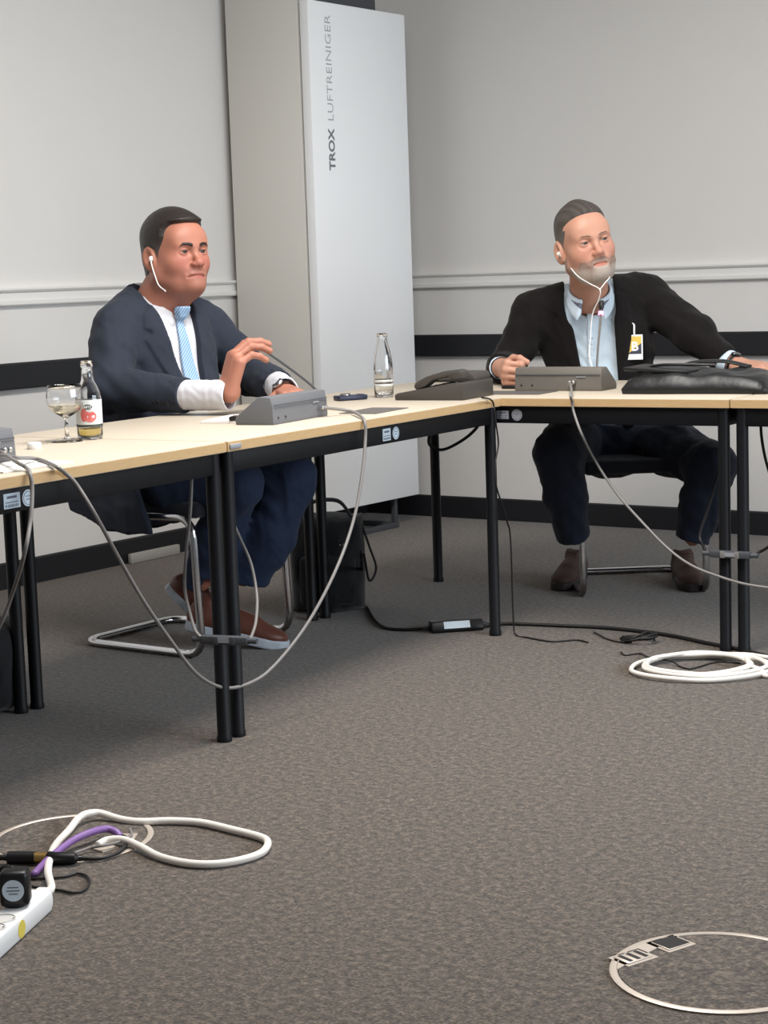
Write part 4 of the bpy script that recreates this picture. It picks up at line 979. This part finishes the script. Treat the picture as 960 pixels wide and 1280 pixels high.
    def jacket(P):
        q = TF.loc(P); x, y, z = q.T; d = jbase(P)
        rl = poly(np.abs(x), z, lap); d = d-.0065*sstep(.003, -.003, rl)*(y > .0)
        d = smax(d, -np.where(y > -.02, poly(x, z, vop), .1), .005)
        d = smax(d, -cone(P, HF.w((0, -.022, -.05)), TF.w((0, .0, .97)), .082, .094), .006)
        d = np.maximum(d, -(np.abs(x)-.0012+.1*(z > .70)+.1*(y < .08)))         # front edge
        d = np.maximum(d, np.where((y > .02) & (np.abs(x) < .2) & (z < .7), .60-z, -1))
        for c_, e_, r_ in ((cuR, elR, .044), (cuL, elL, .044)):
            ax_ = A3((c_-e_).normalized()); t = (P-A3(c_))@ax_
            near = np.sqrt(((P-A3(c_))**2).sum(1)) < .16
            d = np.where(near, smax(d, t-.012, .006), d)
            d = np.where(near, smax(d, -np.maximum(cone(P, c_-Vector(ax_.tolist())*.035, c_+Vector(ax_.tolist())*.1, r_, r_), -(t+.03)), .004), d)
        return d
    lo, hi = bounds([TF.w((-.27, -.25, .34)), TF.w((.27, .3, 1.2)), elR, elL, cuR, cuL, TF.w((.27, -.25, .4)), TF.w((-.27, .3, .4))], .09)
    jk = sdf_obj('jacket', jacket, lo, hi, .0058, 'navy', par, sm=1)
    ax_ = (cuR-elR).normalized(); up = Vector((0, 0, 1)); sd = ax_.cross(up).normalized()
    for k in range(4):
        p = cuR-ax_*(.022+.019*k)+sd*.047-up*.022
        b = MB().lathe([(0, 0), (.007, 0), (.0075, .002), (.006, .004), (0, .0035)], 14)
        z_ = (sd*.9-up*.42).normalized(); b.rot(axes(ax_, z_.cross(ax_), p)); place_mb(b, 'button', 'button_mat', jk)
    # shirt cuffs
    for c_, w_, nm in ((cuR, wrR, 'cuff'), (cuL, wrL, 'cuff')):
        ax_ = (w_-c_).normalized(); e_ = w_+ax_*.012; s_ = c_-ax_*.03
        def cuff(P, s_=s_, e_=e_, ax_=ax_):
            t = (P-A3(s_))@A3(ax_); L_ = (e_-s_).length
            d = np.abs(cone(P, s_, e_+ax_*.02, .0415, .0415)-wob(P, .05, 3)*.0012)-.0032
            return np.maximum(np.maximum(d, t-L_), -t)
        lo, hi = bounds([s_, e_], .06); sdf_obj(nm, cuff, lo, hi, .003, 'shirt_white', sh, rf=0, sm=2)
    # wrist watch on the far hand
    ax_ = (wrL-cuL).normalized(); c = wrL+ax_*.020; n = V(0, 0, 1); n = (n-ax_*n.dot(ax_)).normalized(); s2 = ax_.cross(n)
    b = MB(); ring = [c+(n*math.cos(a)+s2*math.sin(a))*.0345 for a in [2*math.pi*i/20 for i in range(20)]]
    b.tube(ring, .007, 8, 0, True, .4); wt = place_mb(b, 'watch', 'black_plastic', par)
    dirw = (n*.75+s2*.66).normalized(); b = MB().lathe([(0, 0), (.019, 0), (.020, .004), (.018, .008), (0, .008)], 24).rot(axes(dirw.orthogonal(), dirw.cross(dirw.orthogonal()), c+dirw*.0345)); place_mb(b, 'watch_case', 'silver', wt)
    # trousers
    legR = [(hipR, .105), (TF.w((.11, .22, .535)), .092), (knR, .072), ((anR*.55+knR*.45), .066), (anR, .066)]
    legL = [(hipL, .105), (TF.w((-.10, .22, .535)), .095), (knL, .078), ((anL*.6+knL*.4+V(.02, 0, 0)), .080), (anL, .078)]
    def trousers(P):
        q = TF.loc(P); d = np.maximum(core(q)-.004, q[:, 2]-.60)
        for l in (legR, legL): d = smin(d, limb(P, l, .035), .03)
        w = wob(P, .13, .4)*.004+wob(P, .06, 1.1)*.0014
        d = d-w
        for a_, k_ in ((anR, knR), (anL, knL)):
            ax_ = A3((a_-k_).normalized()); ax_ = A3((Vector(ax_.tolist())*.5+V(0, 0, -.5)).normalized()); t = (P-A3(a_))@ax_; near = np.sqrt(((P-A3(a_))**2).sum(1)) < .15
            d = np.where(near, smax(d, t-.012, .004), d)
            d = np.where(near, smax(d, -np.maximum(cone(P, a_-Vector(ax_.tolist())*.05, a_+Vector(ax_.tolist())*.1, .058, .058), -(t+.04)), .004), d)
        return d
    lo, hi = bounds([TF.w((-.23, -.22, .36)), TF.w((.23, .2, .66)), knR, knL, anR, anL], .10)
    sdf_obj('trousers', trousers, lo, hi, .006, 'navy_trouser', par)
    tB = Vector((-3.548,4.395,0.000)); hB = Vector((-3.759,4.211,0.081))
    shoe(par, 'brown_shoe', 'sole_pale', (-3.793,4.233,0.064), tB, math.radians(-14), 0, 1.08)
    shoe(par, 'brown_shoe', 'sole_pale', (-3.932,4.300,0.172), (-3.809,4.365,0.029), math.radians(-46), 0, .98)
    # earphone
    e0 = HF.w((.090, .002, -.010)); pts = [e0, HF.w((.094, .010, -.030)), HF.w((.092, .018, -.060)), HF.w((.089, .028, -.088)), Vector((-3.798,4.222,1.111))]
    ep = place_mb(MB().tube(pts, .0020, 8, 6), 'earphone', 'ear_white', par)
    place_mb(MB().tube([e0+V(0, .004, 0), e0, HF.w((.091, .006, -.018))], .0058, 10, 3), 'earbud', 'ear_white', ep)
    return par
person_one()

# ================================================================ bearded man
def person_two():
    par = thing('person', 'bearded person in black blazer with light blue shirt and yellow badge', 'person', (-3.10, 5.80, 0))
    HF = head_frame((-3.108, 5.598, 1.222), -131.3, 3.0, 11.0, 1.13)
    TF = Frame((-3.19, 5.90, 0), (.47, -.883, 0))
    shR, shL = Vector((-3.372,5.694,0.982)), Vector((-3.072,5.965,1.028))
    elR, cuR, wrR = Vector((-3.446,5.611,0.788)), Vector((-3.353,5.432,0.805)), Vector((-3.302,5.381,0.802))
    elL, cuL, wrL = Vector((-2.850,5.905,0.897)), Vector((-2.727,5.879,0.806)), Vector((-2.675,5.876,0.787))
    mid = (shR+shL)/2; nk1 = Vector((-3.175,5.746,1.050)); nk0 = HF.w((0, -.022, -.05))
    hR = hand_prims(wrR, (.52, -.85, -.04), (-.85, -.52, .12), 1, [(78, 88, 50)]*4, ((.42, .85, .25), (.1, .8, .55), (-.35, .1, .9)), 1.08)
    hL = hand_prims(wrL, (.85, -.15, -.06), (.05, -.2, 1), -1, [(14, 18, 10), (14, 20, 12), (16, 22, 14), (18, 24, 16)], ((.8, .6, .3), (.4, .9, .2), (.2, 1, .1)), 1.08, .1)
    G = dict(flesh=.003, mouth=.6, ap=.0030, deep=.006)
    V0 = TF.loc(np.array([list(mid)], f32))[0]
    LN = float(V0[1])                    # how far the chest leans forward
    def fine(P):
        d = head(HF.loc(P), G)*HF.s
        d = smin(d, cone(P, nk0, nk1-V(0, 0, .01), .060, .068), .025)
        return smin(d, cone(P, HF.w((0, .015, -.10)), nk1+V(.02, -.035, -.01), .036, .045), .025)
    def hands(P):
        d = smin(hand_field(P, hR), cone(P, cuR, wrR, .034, .030), .02)
        return np.minimum(d, smin(hand_field(P, hL), cone(P, cuL, wrL, .034, .029), .02))
    zt = float(V0[2]); xm = float(V0[0])
    def core(q):
        y = q[:, 1]-LN*np.clip((q[:, 2]-.5)/(zt-.5), 0, 1.2); x = q[:, 0]-xm*np.clip((q[:, 2]-.6)/(zt-.6), 0, 1.2); p = np.stack([x, y, q[:, 2]], 1)
        d = ell(p, (0, 0, .50), (.19, .15, .12))
        d = smin(d, ell(p, (0, .02, .68), (.175, .135, .2)), .06)
        d = smin(d, ell(p, (0, .01, .88), (.195, .135, .19)), .06)
        return d
    def yoke(P):
        d = cone(P, shR, shL, .066, .066)
        d = smin(d, cone(P, shR+(nk1-shR)*.2+V(0, 0, .012), nk1+(shR-nk1)*.25+V(0, 0, .012), .055, .048), .03)
        return smin(d, cone(P, shL+(nk1-shL)*.2+V(0, 0, .012), nk1+(shL-nk1)*.25+V(0, 0, .012), .055, .048), .03)
    def torso(P): return smin(core(TF.loc(P)), yoke(P), .05)
    hipR, hipL = TF.w((.10, .0, .52)), TF.w((-.10, .0, .52))
    knR, knL = Vector((-3.109,5.388,0.521)), Vector((-2.692,5.700,0.459))
    anR, anL = Vector((-3.115,5.485,0.224)), Vector((-2.751,5.668,0.213))
    def coarse(P):
        d = torso(P)+.02
        for pts in ([(shR, .05), (elR, .04), (cuR, .033)], [(shL, .05), (elL, .04), (cuL, .033)], [(hipR, .07), (knR, .04), (anR, .03)], [(hipL, .07), (knL, .04), (anL, .03)]):
            d = smin(d, limb(P, pts), .03)
        return d
    SK = LC((190, 141, 119)); RED = LC((182, 114, 99)); LIP = LC((166, 102, 92)); ST = LC((164, 130, 114))
    def skincol(v):
        q = HF.loc(v); c = np.tile(SK, (len(v), 1)); x, y, z = q.T; hd = z > -.16
        ch = np.exp(-((np.abs(x)-.040)**2/.0006+(z+.028)**2/.0006))*(y > .02); c = mixc(c, RED, .45*ch*hd)
        c = mixc(c, RED, .4*np.exp(-(x**2/.0003+(y-.11)**2/.0004+(z+.036)**2/.0003)))
        lp = np.exp(-((x/.021)**4+((z+.0695)/.0085)**4))*(y > .085); c = mixc(c, LIP, .8*np.clip(lp, 0, 1))
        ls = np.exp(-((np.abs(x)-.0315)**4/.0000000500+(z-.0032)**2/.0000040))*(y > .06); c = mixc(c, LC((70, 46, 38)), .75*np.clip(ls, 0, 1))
        c = mixc(c, ST, .5*sstep(-.045, -.06, z)*sstep(-.02, .01, y)*hd*(1-lp))
        return c
    lo, hi = bounds([HF.w((0, 0, .02)), nk1], .19); v1, q1 = mesh_field(fine, lo, hi, .0025); v1 = relax(refine(fine, v1, .0025), q1, 1, .3)
    lo, hi = bounds([cuR, wrR, cuL, wrL, hR[1][0][-1][1], hL[1][0][-1][1]], .09); v2, q2 = mesh_field(hands, lo, hi, .0026); v2 = refine(hands, v2, .0026)
    lo, hi = bounds([hipR, hipL, shR, shL, elR, elL, cuR, cuL, knR, knL, anR, anL], .25); v3, q3 = mesh_field(coarse, lo, hi, .014)
    v = np.concatenate([v1, v2, v3]); q = np.concatenate([q1, q2+len(v1), q3+len(v1)+len(v2)])
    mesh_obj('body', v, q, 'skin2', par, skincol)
    eyes(par, HF, (-.18, 1, .14), (74, 62, 54))
    side = [(.080, .088), (.066, .078), (.044, .060), (.034, .030), (.020, .006), (.018, -.030), (.004, -.030), (.000, .012), (-.026, .020), (-.034, -.020), (-.040, -.060), (-.055, -.080), (-.13, -.080), (-.14, .16), (.09, .16), (.10, .11)]
    def hair(P):
        p = HF.loc(P); x, y, z = p.T
        rg = poly(y+3.0*x*x*(z > .05), z, side)
        hd = ell(p, (0, -.012, .036), (.077, .097, .088)); hd = smin(hd, ell(p, (0, .020, -.028), (.064, .066, .082)), .03)
        hd = smin(hd, ell(np.stack([np.abs(x), y, z], 1), (.012, .064, .034), (.044, .026, .036)), .035)
        hd = smin(hd, cone(p, (0, -.05, -.02), (0, -.035, -.14), .055, .053), .03)
        t = .0018+.0050*sstep(.045, .10, z)+.004*sstep(.035, .0, np.abs(x))*sstep(.08, .11, z)
        t = t*sstep(.002, -.012, rg)+.0005*np.sin(500*x+200*y)*sstep(.05, .1, z)
        return smax(hd-t, rg, .003)*HF.s
    HD, HG = LC((64, 56, 51)), LC((120, 112, 107))
    def haircol(v):
        q = HF.loc(v); w = sstep(.08, .0, q[:, 2]); n = .5+.5*np.sin(300*q[:, 0]+90*q[:, 1]); return mixc(np.tile(HD, (len(v), 1)), HG, np.clip(.8*w+.2*n, 0, 1))
    lo, hi = bounds([HF.w((0, 0, .04))], .165); sdf_obj('hair', hair, lo, hi, .0026, 'hair2', par, haircol)
    def brow(P):
        p = HF.loc(P); x = np.abs(p[:, 0]); rg = poly(x, p[:, 2], [(.013, .013), (.024, .0170), (.040, .0180), (.048, .014), (.040, .0225), (.022, .0215), (.012, .018)])
        return np.maximum(np.maximum(np.abs(head(p, G)-.0003)-.0012*sstep(.002, -.003, rg), rg), -p[:, 1]+.03)*HF.s
    lo, hi = bounds([HF.w((.055, .05, .02)), HF.w((-.055, .11, .02))], .035); sdf_obj('eyebrow', brow, lo, hi, .002, 'beard', par, lambda v: np.tile(LC((122, 98, 84)), (len(v), 1)), rf=0)
    bp = [(.000, -.040), (.016, -.020), (.020, -.030), (.026, -.058), (.052, -.072), (.070, -.052), (.085, -.0475), (.13, -.0475), (.13, -.14), (.05, -.14), (.018, -.105)]
    def bmask(p):
        x, y, z = p.T; ax_ = np.abs(x); rg = poly(y, z, bp)
        m = sstep(.006, -.012, rg)
        lips = np.exp(-((x/.023)**4+((z+.0700)/.0085)**4)); m = m*(1-np.clip(lips*1.3, 0, 1))
        return m*(1-.85*np.exp(-((ax_-.034)**2/.00025+(z+.050)**2/.00018))*(y > .03)), rg
    def beard(P):
        p = HF.loc(P); m, rg = bmask(p)
        return np.maximum(head(p, G)-(.0029*m-.0008+.0004*m*np.sin(900*p[:, 0]+500*p[:, 2])), rg-.006)*HF.s
    BW, BD = LC((172, 158, 148)), LC((136, 108, 94))
    def beardcol(v):
        q = HF.loc(v); x, y, z = q.T; ms = sstep(-.064, -.055, z)*(y > .05); cr = np.exp(-((np.abs(x)-.030)**2/.00008+(z+.072)**2/.0004))*(y > .04); sd = sstep(.045, .02, y)
        m, rg = bmask(q); MU = LC((112, 80, 68))
        c = mixc(np.tile(BW, (len(v), 1)), BD, np.clip(cr*.6+sd*.6+.7*sstep(-.085, -.070, z)*sstep(.018, .034, np.abs(x)), 0, .9))
        c = mixc(c, MU, .85*ms)
        return mixc(np.tile(SK, (len(v), 1)), c, sstep(.0, .75, m))
    lo, hi = bounds([HF.w((0, .05, -.08))], .11); sdf_obj('beard', beard, lo, hi, .0022, 'beard', par, beardcol, rf=0)
    # shirt
    def shirt(P):
        q = TF.loc(P); d = torso(P)+.004
        d = smax(d, -cone(P, nk0, nk1+V(0, 0, -.02), .058, .064), .006)
        vx = q[:, 0]-float(TF.loc(np.array([list(nk1)], f32))[0][0]); z0 = float(nk1.z)-.06
        d = smax(d, np.where(q[:, 1] > 0, (np.minimum(.5*(q[:, 2]-z0)-np.abs(vx), .05)), -1), .004)
        return np.maximum(d-wob(P, .07, 2.2)*.003, .58-q[:, 2])
    lo, hi = bounds([TF.w((-.24, -.16, .57)), TF.w((.24, .35, 1.14)), shR, shL], .03)
    sh = sdf_obj('shirt', shirt, lo, hi, .006, 'shirt_blue', par)
    C1 = TF.loc(np.array([list(nk1)], f32))[0]
    CF = Frame(nk1+V(.012, -.022, -.012), (.52, -.854, 0))
    collar_mesh(sh, 'collar', 'shirt_blue', CF, 0, .071, .076, .42, .046, .010, .34, .040, .044, .014)
    collar_mesh(sh, 'collar_band', 'trim_navy', CF, 0, .069, .074, .46, .042, .006, .34, .004, .004, 0, lift=-.001, th=.002)
    def placket(P):
        q = TF.loc(P); x = q[:, 0]-C1[0]*1.0-.0; z = q[:, 2]; rg = np.maximum(np.abs(x)-.012, np.maximum(z-(C1[2]-.055), .66-z))
        return np.maximum(np.abs(torso(P)+.002)-.0025, np.maximum(rg, -(q[:, 1]-C1[1]*.2)))
    lo, hi = bounds([TF.w((C1[0], .05, .66)), TF.w((C1[0], .4, 1.05))], .06); pk = sdf_obj('placket', placket, lo, hi, .004, 'shirt_blue', sh, rf=0, sm=2)
    # blazer
    vop = [(.088, 1.30), (.086, 1.04), (.078, 1.00), (.070, .90), (.062, .76), (.058, .55), (-.058, .55), (-.062, .76), (-.070, .90), (-.078, 1.00), (-.086, 1.04), (-.088, 1.30)]
    lap = [(.084, 1.06), (.125, 1.035), (.135, .985), (.112, .972), (.138, .95), (.105, .82), (.066, .70), (.060, .70), (.062, .76), (.070, .90), (.078, 1.00)]
    armR = [(shR, .074), (elR, .064), (cuR, .050)]; armL = [(shL, .078), (elL, .068), (cuL, .050)]
    def jacket(P):
        q = TF.loc(P); xc = q[:, 0]-C1[0]*np.clip((q[:, 2]-.5)/(C1[2]-.5), 0, 1.1); y, z = q[:, 1], q[:, 2]
        yy = y-LN*np.clip((z-.5)/(zt-.5), 0, 1.2)
        d = torso(P)-.012
        for a in (armR, armL): d = smin(d, limb(P, a, .03), .03)
        d = d-(wob(P, .15, .7)*.004+wob(P, .07, 1.9)*.0014)*sstep(.06, .14, np.abs(xc))
        rl = poly(np.abs(xc), z, lap); d = d-.0065*sstep(.003, -.003, rl)*(yy > 0)
        d = smax(d, -np.where(yy > -.02, poly(xc, z, vop), .1), .005)
        d = smax(d, -cone(P, nk0, nk1+V(0, 0, -.06), .078, .092), .006)
        d = smax(d, .57-z, .01)
        for c_, e_, r_ in ((cuR, elR, .040), (cuL, elL, .041)):
            ax_ = A3((c_-e_).normalized()); t = (P-A3(c_))@ax_; near = np.sqrt(((P-A3(c_))**2).sum(1)) < .13; av = Vector(ax_.tolist())
            d = np.where(near, smax(d, t-.006, .006), d)
            d = np.where(near, smax(d, -np.maximum(cone(P, c_-av*.035, c_+av*.1, r_, r_), -(t+.03)), .004), d)
        return d
    lo, hi = bounds([TF.w((-.25, -.2, .48)), TF.w((.25, .2, .48)), TF.w((0, .4, 1.0)), shR, shL, elR, elL, cuR, cuL, nk1], .11)
    jk = sdf_obj('jacket', jacket, lo, hi, .0058, 'black_velvet', par, sm=1)
    for c_, w_ in ((cuL, wrL), (cuR, wrR)):
        ax_ = (w_-c_).normalized(); e_ = c_+ax_*(.028 if c_ is cuL else -.006); s_ = c_-ax_*.03
        def cuff(P, s_=s_, e_=e_, ax_=ax_):
            t = (P-A3(s_))@A3(ax_); L_ = (e_-s_).length
            return np.maximum(np.maximum(np.abs(cone(P, s_, e_+ax_*.02, .0385, .0395))-.0032, t-L_), -t)
        lo, hi = bounds([s_, e_], .055); sdf_obj('cuff', cuff, lo, hi, .003, 'shirt_blue', sh, rf=0, sm=2)
    ax_ = (wrL-cuL).normalized(); c = cuL+ax_*.036; n = V(0, 0, 1); n = (n-ax_*n.dot(ax_)).normalized(); s2 = ax_.cross(n)
    b = MB(); b.tube([c+(n*math.cos(a)+s2*math.sin(a))*.0325 for a in [2*math.pi*i/20 for i in range(20)]], .007, 8, 0, True, .4); wt = place_mb(b, 'watch', 'black_plastic', par)
    b = MB().lathe([(0, 0), (.018, 0), (.019, .005), (.017, .008), (0, .008)], 24).rot(axes(ax_, n.cross(ax_), c+n*.032)); place_mb(b, 'watch_case', 'watch_face', wt)
    # trousers
    legR = [(hipR, .105), ((hipR+knR)/2+V(0, 0, .01), .095), (knR, .078), ((knR+anR)/2, .070), (anR, .060)]
    legL = [(hipL, .105), ((hipL+knL)/2+V(0, 0, .01), .095), (knL, .078), ((knL+anL)/2, .070), (anL, .060)]
    def trousers(P):
        q = TF.loc(P); d = np.maximum(torso(P)-.002, q[:, 2]-.58)
        for l in (legR, legL): d = smin(d, limb(P, l, .035), .03)
        d = d-(wob(P, .13, 2.4)*.004+wob(P, .06, .1)*.0015)
        for a_, k_ in ((anR, knR), (anL, knL)):
            av = (a_-k_).normalized(); ax_ = A3(av); t = (P-A3(a_))@ax_; near = np.sqrt(((P-A3(a_))**2).sum(1)) < .14
            d = np.where(near, smax(d, t-.010, .004), d)
            d = np.where(near, smax(d, -np.maximum(cone(P, a_-av*.05, a_+av*.1, .050, .050), -(t+.04)), .004), d)
        return d
    lo, hi = bounds([TF.w((-.23, -.2, .36)), TF.w((.23, .25, .62)), knR, knL, anR, anL], .10)
    sdf_obj('trousers', trousers, lo, hi, .006, 'jeans', par)
    shoe(par, 'dark_brown', 'sole_dark', (-3.335,5.914,0.000), (-3.221,5.539,0.000), 0, 0, 1.06)
    shoe(par, 'dark_brown', 'sole_dark', (-2.985,6.048,0.000), (-2.739,5.689,0.000), 0, 0, 1.06)
    # earphones
    e0 = HF.w((.090, .002, -.012)); j = Vector((-2.962,5.430,1.065))
    pts = [e0, Vector((-3.147,5.536,1.159)), Vector((-3.084,5.499,1.112)), Vector((-3.008,5.450,1.084)), j, Vector((-2.973,5.442,1.033)), Vector((-3.007,5.460,0.985)), Vector((-3.019,5.464,0.911)), Vector((-3.019,5.454,0.844)), Vector((-2.995,5.437,0.792))]
    ep = place_mb(MB().tube(pts, .0019, 8, 6), 'earphone', 'ear_white', par)
    place_mb(MB().tube([e0+V(0, .004, 0), e0, Vector((-3.175,5.556,1.176))], .0060, 10, 3), 'earbud', 'ear_white', ep)
    place_mb(MB().tube([j, Vector((-2.979,5.496,1.085)), Vector((-3.003,5.581,1.110)), HF.w((-.07, .0, -.07))], .0018, 8, 5), 'earphone_wire', 'ear_white', ep)
    # badge on the blazer
    def on_jacket(px_pts): return px_pts
    n = Vector((.47, -.88, .12)).normalized(); up = (V(0, 0, 1)-n*n.z).normalized(); xr = up.cross(n)
    c = Vector((-2.953,5.652,0.863))
    o = V(0, 0, 0)
    cw = A3(c)
    for _ in range(40):                  # slide along the view line of its place until it touches the cloth
        dd = float(jacket(cw[None, :])[0])
        if abs(dd-.006) < .001: break
        dv = cw-A3((0, 0, H)); dv /= np.linalg.norm(dv); cw = cw+dv*(dd-.006)*.7
    c = Vector(cw.tolist())
    Mx = axes(xr, up, c)
    w, h_ = .058, .088
    bd = place_mb(MB().box((0, 0, 0), (w, h_, .003), .001).rot(Mx), 'badge', 'white_plastic', par)
    x0, x1, y0, y1 = -w/2+.005, w/2-.005, -h_/2+.020, h_/2-.006
    place_mb(MB().prism([(x0, y0), (x1, y0+.038), (x1, y1), (x0, y1)], .0016, .0020, 'z').rot(Mx), 'yellow_field', 'badge_yellow', bd)
    place_mb(MB().prism([(x0, y0), (x1, y0), (x1, y0+.038)], .0016, .0020, 'z').rot(Mx), 'navy_field', 'badge_navy', bd)
    tx = text('badge_letter', 'B', .044, 'white_plastic', None, Mx @ Matrix.Translation((.001, -.012, .0023)), bold=.0012, align='CENTER', extrude=.0003)
    tx.parent = bd; tx.matrix_parent_inverse = par_world(bd).inverted()
    place_mb(MB().tube([c+up*.042+n*.002, c+up*.060+n*.006, c+up*.078+n*.004, c+up*.084-xr*.006], .006, 10, 4, flat=.4), 'badge_clip', 'white_plastic', bd)
    return par
person_two()
